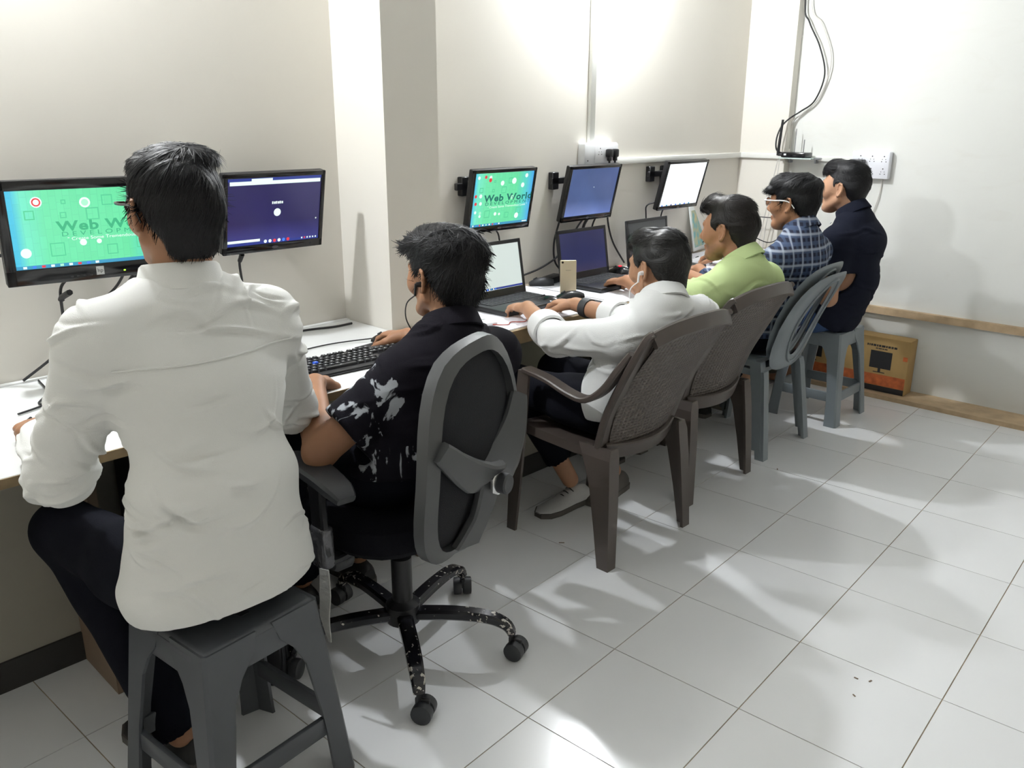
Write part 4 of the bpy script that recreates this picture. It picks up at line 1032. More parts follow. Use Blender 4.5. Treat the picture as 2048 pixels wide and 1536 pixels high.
def vnormals(v, q):
    n = np.zeros_like(v); fn = np.cross(v[q[:,2]] - v[q[:,0]], v[q[:,3]] - v[q[:,1]])
    for k in range(4): np.add.at(n, q[:, k], fn)
    return n / np.maximum(np.linalg.norm(n, axis=1, keepdims=True), 1e-12)
def relax(v, q, it=1, f=.5):
    for _ in range(it):
        acc = np.zeros_like(v); c = np.zeros(len(v))
        for k in range(4):
            np.add.at(acc, q[:, k], v[q[:, (k+1) % 4]]); np.add.at(acc, q[:, k], v[q[:, (k+3) % 4]]); np.add.at(c, q[:, k], 2)
        v = v + f * (acc / np.maximum(c, 1)[:, None] - v)
    return v
def fast_mesh(name, v, q, m, parent=None, attr=None):
    me = bpy.data.meshes.new(name); me.vertices.add(len(v)); me.vertices.foreach_set('co', v.astype(np.float32).ravel())
    me.loops.add(len(q) * 4); me.loops.foreach_set('vertex_index', q.astype(np.int32).ravel())
    me.polygons.add(len(q)); me.polygons.foreach_set('loop_start', np.arange(0, len(q)*4, 4, dtype=np.int32))
    try: me.polygons.foreach_set('loop_total', np.full(len(q), 4, np.int32))
    except Exception: pass
    me.polygons.foreach_set('use_smooth', np.ones(len(q), bool))
    me.update(calc_edges=True); me.validate()
    me.materials.append(m)
    if attr is not None and len(me.vertices) == len(v):
        for nm, arr in attr.items():
            at = me.attributes.new(nm, 'FLOAT', 'POINT'); at.data.foreach_set('value', arr.astype(np.float32))
    return link(name, me, parent)
_tab = np.random.RandomState(3).rand(32, 32, 32)
def vnoise(p):
    i = np.floor(p).astype(int); f = p - i; f = f*f*(3 - 2*f); r = 0
    for dx in (0, 1):
        for dy in (0, 1):
            for dz in (0, 1):
                w_ = (f[:,0] if dx else 1-f[:,0]) * (f[:,1] if dy else 1-f[:,1]) * (f[:,2] if dz else 1-f[:,2])
                r = r + w_ * _tab[(i[:,0]+dx) % 32, (i[:,1]+dy) % 32, (i[:,2]+dz) % 32]
    return r
def folds(v, seed=0):
    """soft cloth creases, -1..1"""
    o = seed * 3.7; w_ = np.stack([vnoise(v*5 + o), vnoise(v*5 + o + 9), vnoise(v*5 + o + 17)], 1) - .5
    a = v + w_ * .12
    R1 = np.stack([a[:,0]*4 + a[:,1]*3, a[:,1]*5 - a[:,2]*4, a[:,2]*17 + a[:,1]*6], 1) + o
    R2 = np.stack([a[:,0]*5, a[:,1]*8 + a[:,2]*11, a[:,2]*10 - a[:,1]*12], 1) + o * 2
    return .9 * (vnoise(R1) - .5) + .7 * (vnoise(R2) - .5)
def creases(v, n, prob, count, seed):
    """separate drawn creases: a ridge with a valley beside it, mostly level"""
    rs = np.random.RandomState(seed + 40); out = np.zeros(len(v)); p_ = prob / prob.sum(); pk = rs.choice(len(v), count, p=p_)
    for k in pk:
        c0, nn = v[k], n[k]; h_ = np.cross(nn, (0, 0, 1.0)); L_ = np.linalg.norm(h_)
        if L_ < .25: continue
        h_ /= L_; b_ = np.cross(nn, h_); a = rs.randn() * .38; t_ = h_*math.cos(a) + b_*math.sin(a); e_ = -h_*math.sin(a) + b_*math.cos(a)
        d = v - c0; ln = rs.uniform(.025, .075); w_ = rs.uniform(.0045, .010); A = rs.uniform(.35, 1.0) * (1 if rs.rand() < .75 else -.8)
        s_ = d @ t_; q = d @ e_ - rs.randn()*4.0 * s_*s_; z_ = d @ nn
        out += A * np.exp(-(s_/ln)**2 - (z_/.05)**2) * (np.exp(-(q/w_)**2) - .55*np.exp(-((q - 1.7*w_)/(1.1*w_))**2))
    return out

def nrm(v): v = V3(v); return v / np.linalg.norm(v)
def frame(fwd, roll=0.0):
    """columns right, forward, up"""
    f = nrm(fwd); r_ = nrm(np.cross(f, (0, 0, 1))); u_ = np.cross(r_, f)
    c, s_ = math.cos(roll), math.sin(roll); r2 = r_*c + u_*s_; u2 = -r_*s_ + u_*c
    return np.stack([r2, f, u2], 1)

# ---- materials of the people
def skin_mat(name, col):
    m = mat(name, col, .5, noise=(22, .06, 4), bump=(260, .06), spec=.35); nt = m.node_tree; L = nt.links; b = nt.nodes['Principled BSDF']
    b.inputs['Subsurface Weight'].default_value = .06; b.inputs['Subsurface Radius'].default_value = (.012, .005, .003); b.inputs['Subsurface Scale'].default_value = .5
    a = nt.nodes.new('ShaderNodeAttribute'); a.attribute_name = 'beard'
    x = nt.nodes.new('ShaderNodeMix'); x.data_type = 'RGBA'; x.inputs['B'].default_value = (.035, .026, .022, 1)
    old = b.inputs['Base Color'].links[0].from_socket
    L.new(a.outputs['Fac'], x.inputs['Factor']); L.new(old, x.inputs['A'])
    a2 = nt.nodes.new('ShaderNodeAttribute'); a2.attribute_name = 'lip'
    x2 = nt.nodes.new('ShaderNodeMix'); x2.data_type = 'RGBA'; x2.inputs['B'].default_value = (.22, .075, .06, 1)
    L.new(a2.outputs['Fac'], x2.inputs['Factor']); L.new(x.outputs['Result'], x2.inputs['A']); L.new(x2.outputs['Result'], b.inputs['Base Color'])
    return m
SK1 = skin_mat('skin_tan', (.40, .215, .125)); SK2 = skin_mat('skin_brown', (.33, .165, .09)); SK3 = skin_mat('skin_warm', (.44, .245, .15))
def hair_mat(name, col, rough=.38):
    m = mat(name, col, rough, spec=.28); nt = m.node_tree; L = nt.links; b = nt.nodes['Principled BSDF']; tc = nt.nodes['Texture Coordinate']
    n = nt.nodes.new('ShaderNodeTexNoise'); n.inputs['Scale'].default_value = 1; n.inputs['Detail'].default_value = 3
    a = nt.nodes.new('ShaderNodeAttribute'); a.attribute_name = 'strand'
    cb = nt.nodes.new('ShaderNodeCombineXYZ'); L.new(a.outputs['Fac'], cb.inputs[0]); L.new(cb.outputs[0], n.inputs['Vector'])
    bp = nt.nodes.new('ShaderNodeBump'); bp.inputs['Strength'].default_value = .7; bp.inputs['Distance'].default_value = .003
    L.new(n.outputs[0], bp.inputs['Height']); L.new(bp.outputs[0], b.inputs['Normal'])
    return m
H_black = hair_mat('hair_black', (.0045, .0045, .006), .5); H_brown = hair_mat('hair_dark_brown', (.009, .007, .006), .5); H_grey = hair_mat('hair_ash', (.014, .0135, .013), .48)
def cloth(name, col, rough=.85, nb=500, st=.25): return mat(name, col, rough, noise=(3, .03, 4), bump=(nb, st), spec=.2 if max(col) > .1 else .08, sheen=0)
C_white = cloth('white_cotton', (.78, .78, .75)); C_white2 = cloth('white_shirting', (.80, .81, .80)); C_green = cloth('lime_cotton', (.50, .62, .30)); C_navy = cloth('navy_black_cotton', (.010, .012, .022))
C_trous = cloth('dark_trouser_cloth', (.0065, .007, .011)); C_jean = cloth('blue_denim', (.055, .10, .22)); C_black = cloth('black_jersey', (.010, .009, .013))
def printed_tee():
    m = cloth('black_print_jersey', (.0101, .0091, .0131)); nt = m.node_tree; L = nt.links; b = nt.nodes['Principled BSDF']; tc = nt.nodes['Texture Coordinate']
    mp = nt.nodes.new('ShaderNodeMapping'); mp.inputs['Scale'].default_value = (1, 1, .55); mp.inputs['Rotation'].default_value = (.6, .5, .3); L.new(tc.outputs['Object'], mp.inputs[0])
    n = nt.nodes.new('ShaderNodeTexNoise'); n.inputs['Scale'].default_value = 13; n.inputs['Detail'].default_value = 5; n.inputs['Distortion'].default_value = 2.0; L.new(mp.outputs[0], n.inputs['Vector'])
    a = nt.nodes.new('ShaderNodeAttribute'); a.attribute_name = 'print'
    ad = nt.nodes.new('ShaderNodeMath'); ad.operation = 'MULTIPLY'; L.new(n.outputs[0], ad.inputs[0]); L.new(a.outputs['Fac'], ad.inputs[1])
    r = nt.nodes.new('ShaderNodeMapRange'); r.inputs[1].default_value = .565; r.inputs[2].default_value = .60; L.new(ad.outputs[0], r.inputs[0])
    x = nt.nodes.new('ShaderNodeMix'); x.data_type = 'RGBA'; x.inputs['B'].default_value = (.42, .44, .47, 1)
    old = b.inputs['Base Color'].links[0].from_socket
    L.new(r.outputs[0], x.inputs['Factor']); L.new(old, x.inputs['A']); L.new(x.outputs['Result'], b.inputs['Base Color']); return m
def plaid():
    m = cloth('blue_check_cotton', (.1, .12, .2)); nt = m.node_tree; L = nt.links; b = nt.nodes['Principled BSDF']; tc = nt.nodes['Texture Coordinate']
    sp = nt.nodes.new('ShaderNodeSeparateXYZ'); L.new(tc.outputs['Object'], sp.inputs[0])
    hy = nt.nodes.new('ShaderNodeMath'); hy.operation = 'ADD'; L.new(sp.outputs['X'], hy.inputs[0]); L.new(sp.outputs['Y'], hy.inputs[1])
    def bands(src, scale, thr, ph=0):
        q = nt.nodes.new('ShaderNodeMath'); q.operation = 'MULTIPLY_ADD'; q.inputs[1].default_value = scale; q.inputs[2].default_value = ph; L.new(src, q.inputs[0])
        fr = nt.nodes.new('ShaderNodeMath'); fr.operation = 'PINGPONG'; fr.inputs[1].default_value = 1; L.new(q.outputs[0], fr.inputs[0])
        mr = nt.nodes.new('ShaderNodeMapRange'); mr.inputs[1].default_value = thr - .08; mr.inputs[2].default_value = thr + .08; L.new(fr.outputs[0], mr.inputs[0]); return mr.outputs[0]
    cur = None
    base = (.016, .018, .036, 1)
    def lay(A, fac_sock, col, amt):
        x = nt.nodes.new('ShaderNodeMix'); x.data_type = 'RGBA'; x.inputs['B'].default_value = col
        mm = nt.nodes.new('ShaderNodeMath'); mm.operation = 'MULTIPLY'; mm.inputs[1].default_value = amt; L.new(fac_sock, mm.inputs[0]); L.new(mm.outputs[0], x.inputs['Factor'])
        if isinstance(A, tuple): x.inputs['A'].default_value = A
        else: L.new(A, x.inputs['A'])
        return x.outputs['Result']
    c = lay(base, bands(sp.outputs['Z'], 64, .5), (.06, .088, .16, 1), .7); c = lay(c, bands(hy.outputs[0], 58, .5), (.05, .078, .14, 1), .6)
    c = lay(c, bands(sp.outputs['Z'], 32, .84, .3), (.42, .46, .54, 1), .6); c = lay(c, bands(hy.outputs[0], 29, .84, .5), (.42, .46, .54, 1), .55)
    L.new(c, b.inputs['Base Color']); return m
C_tee = printed_tee(); C_plaid = plaid()
M_gfr = mat('white_frame_plastic', (.85, .85, .85), .3); M_lens = mat('clear_lens', (.9, .95, 1), .03, trans=1.0)
M_budw = mat('white_earbud', (.85, .85, .85), .3); M_eye = mat('eye_white', (.7, .68, .64), .2); M_iris = mat('eye_iris', (.012, .008, .006), .15)
M_sole = mat('shoe_sole', (.10, .09, .08), .7); M_shoe = mat('shoe_canvas', (.52, .52, .52), .8, bump=(300, .4)); M_slip = mat('sandal_black', (.012, .012, .012), .6)

def hand(Fd, wrist, d, n, thumb, curl=(.5, .7, .4), spread=.12, s=1.05):
    """fingers along d, back of the hand along n, thumb side +1/-1"""
    d = nrm(d); n = V3(n); n = nrm(n - d * (n @ d)); sd = np.cross(d, n) * thumb; w0 = V3(wrist)
    pc = w0 + d * .045 * s
    Fd.econe(w0 - d*.005, w0 + d*.03*s, sd, .027*s, .020*s, .034*s, .016*s, .012)
    Fd.econe(w0 + d*.03*s, w0 + d*.082*s, sd, .035*s, .0155*s, .038*s, .0125*s, .012)
    def rot(v, ang): return v * math.cos(ang) - n * math.sin(ang)
    for k, (off, ln, r) in enumerate(((.028, .074, .0092), (.0095, .082, .0094), (-.0095, .076, .0090), (-.027, .060, .0080))):
        base = w0 + d * (.083 - .004*abs(k-1.3)) * s + sd * off * s
        dirk = nrm(d + sd * spread * (1.2 - k) * .8); a = curl[0] + .05 * k; p = base; L_ = ln * s
        segs = (.45, .32, .25)
        for q in range(3):
            p2 = p + rot(dirk, a) * L_ * segs[q]
            Fd.cone(p, p2, r*s*(1 - .09*q), r*s*(.93 - .10*q), .006 if q else .010); p = p2
            a += (curl[1], curl[2], 0)[q]
    t0 = w0 + d*.022*s + sd*.026*s - n*.006*s; t1 = t0 + nrm(d*.7 + sd*.75 - n*.35)*.042*s; t2 = t1 + nrm(d*.95 + sd*.25 - n*.35)*.032*s; t3 = t2 + nrm(d*.95 - sd*.05 - n*.4)*.024*s
    Fd.cone(t0, t1, .0155*s, .0125*s, .014); Fd.cone(t1, t2, .0115*s, .0105*s, .006); Fd.cone(t2, t3, .0105*s, .0085*s, .005)

def head_field(C0, R, s, h=.0034):
    """skull, face, ears, neck in head coordinates scaled by s"""
    lo = C0 - .19*s; hi = C0 + .19*s; lo = lo - V3((0, 0, .02)); Fd = Field(lo, hi, h)
    P = lambda x, y, z: C0 + R @ (V3((x, y, z)) * s)
    Fd.ell(P(0, -.012, .030), R, (.074*s, .096*s, .083*s), .0)
    Fd.ell(P(0, .045, .012), R, (.063*s, .047*s, .055*s), .03*s)
    Fd.econe(P(0, .036, -.012), P(0, .052, -.078), R[:, 0], .060*s, .052*s, .034*s, .036*s, .03*s)
    Fd.ell(P(0, .078, -.093), R, (.021*s, .016*s, .016*s), .02*s)
    for sx in (1, -1):
        Fd.ell(P(sx*.043, .062, -.020), R, (.022*s, .022*s, .022*s), .025*s)                     # cheek
        Fd.cone(P(sx*.058, .0, -.045), P(sx*.030, .062, -.086), .016*s, .016*s, .025*s)            # jaw line
        Fd.ell(P(sx*.031, .096, .010), R, (.019*s, .013*s, .013*s), .012*s, cut=True)              # socket
        Fd.cone(P(sx*.012, .091, .031), P(sx*.046, .080, .030), .0075*s, .006*s, .012*s)           # brow ridge
    Fd.cone(P(0, .092, .020), P(0, .112, -.022), .0075*s, .0120*s, .010*s)
    Fd.ell(P(0, .100, -.031), R, (.0165*s, .012*s, .008*s), .008*s)
    Fd.ell(P(0, .0895, -.055), R, (.023*s, .009*s, .0055*s), .008*s); Fd.ell(P(0, .0885, -.0655), R, (.020*s, .0095*s, .006*s), .008*s)
    for sx in (1, -1):
        A = R @ np.array(Matrix.Rotation(sx * .42, 3, 'Z') @ Matrix.Rotation(.15, 3, 'X'))
        Q = lambda y, z: P(sx*.074, -.012, .0) + A @ (V3((sx*.006, y, z)) * s)
        Fd.ell(P(sx*.074, -.010, -.002), A, (.0062*s, .016*s, .028*s), .006*s)
        rim = [(.010, .004), (.013, .020), (.004, .031), (-.009, .029), (-.017, .016), (-.017, .0), (-.012, -.014), (-.004, -.024), (.005, -.027), (.008, -.018)]
        for (y0, z0), (y1, z1) in zip(rim[:-1], rim[1:]): Fd.cone(Q(y0, z0), Q(y1, z1), .0046*s, .0046*s, .003*s)
        Fd.ell(Q(-.003, .006) + A @ V3((sx*.006*s, 0, 0)), A, (.0062*s, .0095*s, .0165*s), .003*s, cut=True)
    return Fd, P

def make_person(label, J, skin, hair, shirt, trousers, sleeve, group_hint=None, hs=1.05, seed=0, hair_style='neat', beard=0.0, hands=None,
                sh_off=.013, fold=.005, grid=.0068, collar=True, hem=0.0, body_w=1.0, tuck=True, short_cut=.62, feet=None, shoes=None, collar_col=None, head_fwd=(-1, 0, 0), roll=0.0, ncrease=90):
    base = (J['pelvis'][0], J['pelvis'][1], 0)
    root = bpy.data.objects.new('person', None); COL.objects.link(root); root.location = base; root.empty_display_size = .1
    tag(root, label, 'person')
    B = V3(base)
    pel, wai, che, nb = [V3(J[k]) for k in ('pelvis', 'waist', 'chest', 'neck')]
    sl_, sr_ = V3(J['shl']), V3(J['shr']); lat = nrm(sr_ - sl_); lat0 = nrm(V3(J['hipr']) - V3(J['hipl']))
    R = frame(head_fwd, roll); HC = V3(J['head'])
    pts = np.array([V3(v) for k_, v in J.items() if k_ not in ('hemz', 'hemn', 'trcut')]); lo = pts.min(0) - .19; hi = pts.max(0) + .19; lo[2] = max(lo[2], -.0)
    ub = nb + (che - nb) * .25
    arms = []
    for sd in 'lr': arms.append((V3(J['sh'+sd]), V3(J['el'+sd]), V3(J['wr'+sd])))
    legs = [(V3(J['hip'+sd]), V3(J['kn'+sd]), V3(J['an'+sd])) for sd in 'lr']
    bw = body_w
    def torso(Fd, o, hips=True):
        Fd.econe(pel, wai, lat0, (.150*bw+o), (.104+o), (.124*bw+o), (.086+o), .03)
        Fd.econe(wai, che, lat, (.124*bw+o), (.086+o), (.143*bw+o), (.094+o), .04)
        Fd.econe(che, ub, lat, (.143*bw+o), (.094+o), (.115*bw+o), (.068+o), .04)
        for s_ in (sl_, sr_):
            Fd.cone(nb - (nb-che)*.06, s_, .046+o, .047+o, .045); Fd.cone(che + (s_-che)*.25, s_ - (nb-che)*.12, .074+o, .052+o, .045)
    def arm(Fd, a, b, c, o, upto=1.0, fore=0.0):
        Fd.cone(a, a + (b-a)*min(upto, 1), .049+o, (.049+(.041-.049)*min(upto,1))+o, .03)
        if fore > 0: Fd.cone(b, b + (c-b)*fore, .042+o, .042 + (.027-.042)*fore + o*.7, .02)
    # ---------- body: one mesh made of a coarse trunk and finer head and hands
    Vs, Qs, Bd, Lp = [], [], [], []
    def push(v, q, bd=None, lp=None):
        n0 = sum(len(x) for x in Vs); Vs.append(v); Qs.append(q + n0)
        Bd.append(np.zeros(len(v)) if bd is None else bd); Lp.append(np.zeros(len(v)) if lp is None else lp)
    Fb = Field(lo, hi, .0095); torso(Fb, -.006)
    for a, b, c in arms: arm(Fb, a, b, c, -.004, 1, .55)
    for a, b, c in legs:
        Fb.cone(a, b, .080, .055, .03); Fb.cone(b, c, .050, .034, .02)
    Fb.cone(nb - (nb-che)*.1, HC + R @ V3((0, -.02, -.04))*hs, .056*hs, .052*hs, .02)
    push(*Fb.mesh())
    Fh, P = head_field(HC, R, hs); Fh.cone(nb, P(0, -.022, -.045), .058*hs, .053*hs, .02)
    v, q = Fh.mesh(); v = relax(v, q, 1, .4)
    loc = (v - HC) @ R / hs
    jaw = np.clip((-.035 - loc[:,2]) / .02, 0, 1) * np.clip((loc[:,1] + .005) / .03, 0, 1) * np.clip((.13 + loc[:,2]) / .02, 0, 1)
    lipm = (np.abs(loc[:,2] + .0605) < .0115) & (np.abs(loc[:,0]) < .023) & (loc[:,1] > .084)
    mous = np.exp(-((loc[:,2] + .045)/.007)**2) * np.clip((loc[:,1] - .080)/.01, 0, 1) * (np.abs(loc[:,0]) < .03)
    bdv = np.clip(jaw*(1-lipm)*beard*(.4 + .6*vnoise(loc*90)) + mous*min(1, beard*2.4), 0, .9)
    push(v, q, bdv, lipm * .22)
    hands = hands or [None, None]
    for k, (a, b, c) in enumerate(arms):
        hd = hands[k]; d = nrm(c - b) if hd is None else nrm(hd[0])
        n_ = (0, 0, 1) if hd is None else hd[1]; curl = (.35, .5, .35) if hd is None else hd[2]
        pl = np.minimum(b, c) - .14; ph = np.maximum(b, c) + .14; ph = np.maximum(ph, c + d*.2 + .03); pl = np.minimum(pl, c + d*.2 - .03)
        Fa = Field(pl, ph, .0042)
        Fa.cone(a + (b-a)*.45, b, .049, .043, .02); Fa.cone(b, b + (c-b)*.3, .043, .044, .015); Fa.cone(b + (c-b)*.3, c, .042, .027, .015)
        hand(Fa, c, d, n_, 1 if k == 0 else -1, curl)
        push(*Fa.mesh())
    for k in range(2):
        if feet and feet[k] is not None:
            an = legs[k][2]; toe = V3(feet[k]); dd = nrm(toe - an); kn = legs[k][1]
            Ff = Field(np.minimum(np.minimum(an, toe), an + (kn-an)*.35) - .09, np.maximum(np.maximum(an, toe), an + (kn-an)*.35) + .09, .005)
            Ff.cone(an + (kn-an)*.4, an, .045, .033, .02); heel = an - nrm(V3((dd[0], dd[1], 0)))*.035 - V3((0, 0, .045))
            Ff.cone(an, heel, .032, .028, .02); Ff.econe(heel, toe, np.cross(dd, (0,0,1)), .030, .028, .042, .016, .03); Ff.cone(an, heel + (toe-heel)*.6, .032, .02, .03)
            push(*Ff.mesh())
    body = fast_mesh('body', np.concatenate(Vs) - B, np.concatenate(Qs), skin, root, {'beard': np.concatenate(Bd), 'lip': np.concatenate(Lp)})
    # ---------- shirt
    Fs = Field(lo, hi, grid); torso(Fs, sh_off)
    if not tuck:
        Fs.econe(pel - V3((0,0,.02)), wai, lat0, .168*bw+sh_off+hem, .122+sh_off+hem, .138*bw+sh_off, .096+sh_off, .04)
    for k, (a, b, c) in enumerate(arms):
        if sleeve == 'short':
            e = a + (b-a)*short_cut; Fs.cone(a, a + (b-a)*(short_cut+.12), .056+sh_off, .060+sh_off, .03)
            Fs.half_cut(e, b-a, .12); Fs.cone(e - (b-a)*.06, e + (b-a)*.2, .050, .050, .0, cut=True)
        else:
            fo = sleeve if isinstance(sleeve, float) else .95
            arm(Fs, a, b, c, sh_off + .002, 1, fo + .10); e = b + (c-b)*fo
            Fs.half_cut(e, c-b, .085); Fs.cone(e - nrm(c-b)*.012, e + nrm(c-b)*.08, .036, .036, .0, cut=True)
    zcut = J['hemz'] if 'hemz' in J else pel[2] - .02
    hemn = J.get('hemn', (0, 0, -1)); Fs.plane((pel[0], pel[1], zcut), hemn)
    # neck opening
    nd = nrm(HC - nb); Fs.half_cut(nb + nd*.052, nd, .16); Fs.cone(nb + nd*.02, nb + nd*.16, .060*hs, .064*hs, .0, cut=True)
    v, q = Fs.mesh(); v = relax(v, q, 2, .5); n = vnormals(v, q); f_ = folds(v, seed)
    pb = .25 + 1.6 * np.exp(-((v - wai)**2).sum(1) / .02)
    for a, b, c in arms: pb = pb + 2.2 * np.exp(-((v - b)**2).sum(1) / .005) + 1.6 * np.exp(-((v - (a - V3((0,0,.07))))**2).sum(1) / .005)
    cr_ = creases(v, n, pb, ncrease, seed)
    v = v + n * (f_ * fold * .9 + cr_ * fold * 1.25)[:, None]
    pr_ = np.zeros(len(v))
    for a, b, c in arms:
        t_ = np.clip(((v - a) @ (b-a)) / ((b-a) @ (b-a)), 0, 1.3); dd = np.linalg.norm(v - a - t_[:, None]*(b-a), axis=1)
        pr_ = np.maximum(pr_, ((t_ > .12) & (dd < .085)).astype(float))
    pr_ = np.maximum(pr_, (v[:, 2] < wai[2] - .02).astype(float))
    sh = fast_mesh('shirt', v - B, q, shirt, root, {'print': pr_})
    if collar:
        up = nd; ax = nrm(lat - up*(lat @ up)); ay = np.cross(up, ax)
        ft = nrm(V3(head_fwd) - up*(V3(head_fwd) @ up)); sgn = 1 if ay @ ft > 0 else -1
        secs = []
        for k in range(33):
            an_ = 2*PI*k/32; ca, sa = math.cos(an_), math.sin(an_)
            c0 = nb + up*(.036 + .006*(-sa*sgn))
            rr = lambda r, z: Vector(tuple(c0 + (ax*ca*(r+.004) + ay*sa*r) + up*z - B))
            drop = -.024 - .012*max(0, sa*sgn)
            secs.append([rr(.062*hs, -.02), rr(.063*hs, .022), rr(.066*hs, .027), rr(.071*hs, .022), rr(.084*hs, drop), rr(.079*hs, drop - .003), rr(.068*hs, .014), rr(.067*hs, -.02)])
        MB().loft(secs, None, 0, True, True, False).build('collar', collar_col or shirt, sh)
    # ---------- trousers
    Ft = Field(lo, np.array([hi[0], hi[1], pel[2] + .20]), .0085)
    Ft.econe(pel, pel + (wai-pel)*.55, lat0, .166*bw, .118, .150*bw, .106, .03)
    for a, b, c in legs:
        Ft.cone(pel + (a-pel)*.7, a + (b-a)*.3, .098, .092, .04); Ft.cone(a, b, .092, .070, .04); e = c + (b-c)*J.get('trcut', .18); Ft.cone(b, e, .068, .056, .03)
        Ft.half_cut(e, c-b, .10); Ft.cone(e + (b-c)*.02, e + (c-b)*.2, .046, .046, 0, cut=True)
    v, q = Ft.mesh(); v = relax(v, q, 1, .5); n = vnormals(v, q); v = v + n * (folds(v, seed+5) * .008)[:, None]
    fast_mesh('trousers', v - B, q, trousers, root)
    # ---------- hair
    Hs = Field(HC - .17*hs, HC + .17*hs, .0036)
    E = lambda c, r, k=.012, cut=False: Hs.ell(P(*c), R, tuple(x*hs for x in r), k*hs, cut)
    E((0, -.014, .036), (.0815, .1035, .0905), 0)
    Hs.econe(P(0, -.066, .01), P(0, -.070, -.062), R[:,0], .066*hs, .040*hs, .050*hs, .022*hs, .02*hs)
    if hair_style == 'neat': E((0, .030, .085), (.066, .065, .042)); E((.02, -.01, .10), (.06, .075, .032))
    if hair_style == 'messy':
        E((0, .035, .088), (.074, .066, .046)); E((0, -.035, .080), (.078, .075, .055)); E((.03, -.055, .055), (.060, .060, .06)); E((-.02, .075, .082), (.055, .038, .028)); E((0, -.075, .0), (.072, .035, .065))
    if hair_style == 'undercut': E((0, .040, .094), (.060, .066, .036)); E((0, .088, .083), (.048, .026, .022)); E((0, -.03, .088), (.066, .068, .038))
    if hair_style == 'quiff': E((0, .055, .098), (.060, .052, .036)); E((0, .086, .088), (.050, .028, .026)); E((0, -.02, .09), (.068, .075, .040))
    if hair_style == 'mop': E((0, .040, .085), (.078, .066, .046)); E((0, -.03, .078), (.083, .080, .052)); E((-.03, .080, .062), (.050, .030, .026)); E((.03, .078, .064), (.050, .030, .026))
    if hair_style == 'short': E((0, .050, .092), (.068, .055, .040)); E((0, -.02, .085), (.072, .078, .043)); E((0, .084, .078), (.054, .028, .026))
    # hairline: cut the face and ears free
    sl = tuple(slice(None) for _ in range(3)); g = np.meshgrid(*Hs.ax, indexing='ij', sparse=True)
    lx, ly, lz = [((g[0]-F32(HC[0]))*F32(R[0][i]) + (g[1]-F32(HC[1]))*F32(R[1][i]) + (g[2]-F32(HC[2]))*F32(R[2][i])) / F32(hs) for i in range(3)]
    top_front = .060 if hair_style != 'mop' else .046
    yl = [-.2, -.075, -.045, -.034, -.012, .012, .022, .036, .045, .060, .2]; zl = [-.085, -.080, -.066, .012, .034, .030, -.012, -.008, .040, top_front, top_front]
    if hair_style == 'undercut': zl = [-.075, -.070, -.060, .012, .036, .034, .000, .004, .050, .064, .064]
    zline = np.interp(ly, yl, zl).astype(F32)
    Hs.F[sl] = np.maximum(Hs.F, (zline - lz) * F32(hs) * F32(.55))
    v, q = Hs.mesh(); v = relax(v, q, 1, .4); n = vnormals(v, q); loc = (v - HC) @ R / hs
    # strands run away from the crown
    cw = loc - V3((.012, -.045, .10)); az = np.arctan2(cw[:,0], cw[:,1]); rad = np.linalg.norm(cw[:, :2], axis=1)
    if hair_style in ('quiff', 'undercut', 'short'): stc = loc[:,0]*95 + loc[:,2]*55*np.sign(loc[:,0]) + 6*vnoise(loc*18)
    else: stc = az*14*(.4 + rad*9) + loc[:,2]*20 + 5*vnoise(loc*20)
    am = {'neat': .0035, 'messy': .0085, 'undercut': .008, 'quiff': .012, 'mop': .008, 'short': .009}[hair_style]
    lump = vnoise(np.stack([stc*.16, rad*16, loc[:,2]*9], 1) + seed*5) - .5; fine = vnoise(np.stack([stc*.55, rad*14, loc[:,2]*12], 1) + seed*9) - .5
    topw = np.clip((loc[:,2] - .0) / .05, .12, 1)
    v = v + n * ((lump*1.7 + fine*.9) * am * topw * hs)[:, None]
    fast_mesh('hair', v - B, q, hair, root, {'strand': stc * 2.2})
    # fine strands lying over the hair volume
    rs = np.random.RandomState(seed + 11); N_ = 5200; pick = rs.randint(0, len(v), N_)
    sp, sn = v[pick], n[pick]; ls = loc[pick]
    crown = V3((.015, -.045, .10)); fl = ls - crown; swirl = np.stack([fl[:,1], -fl[:,0], np.zeros(N_)], 1)
    top_ = np.clip((ls[:,2] - .055) / .03, 0, 1)[:, None]
    if hair_style in ('neat', 'mop'): fl = fl + .35*swirl + np.array([0, .0, -.03])
    elif hair_style == 'messy': fl = fl*.8 + .9*swirl + np.array([.05, -.03, -.02])
    else: fl = top_ * np.array([.35, -1.0, .10]) * .1 + (1 - top_) * np.array([0, -.35, -1.0]) * .1
    fl = fl + rs.randn(N_, 3) * (.028 if hair_style == 'messy' else .015)
    wd_ = fl @ R.T; wd_ = wd_ - sn * (wd_ * sn).sum(1)[:, None]; wd_ /= np.maximum(np.linalg.norm(wd_, axis=1)[:, None], 1e-9)
    short = (1 - top_[:, 0]) if hair_style in ('undercut', 'short', 'quiff') else np.zeros(N_)
    ln = (rs.uniform(.020, .042, N_) * (1.35 if hair_style == 'messy' else 1.0)) * (1 - .62*short) * np.clip((ls[:,2] + .10)/.10, .45, 1) * hs
    lift = rs.uniform(-.0015, .0040, N_) * (2.6 if hair_style == 'messy' else 1.4) * (1 - .5*short)
    sdv = np.cross(sn, wd_); K_ = 4; wdt = rs.uniform(.0008, .0019, N_) * hs
    curv = 1.0 / (.095 * hs); SV = []
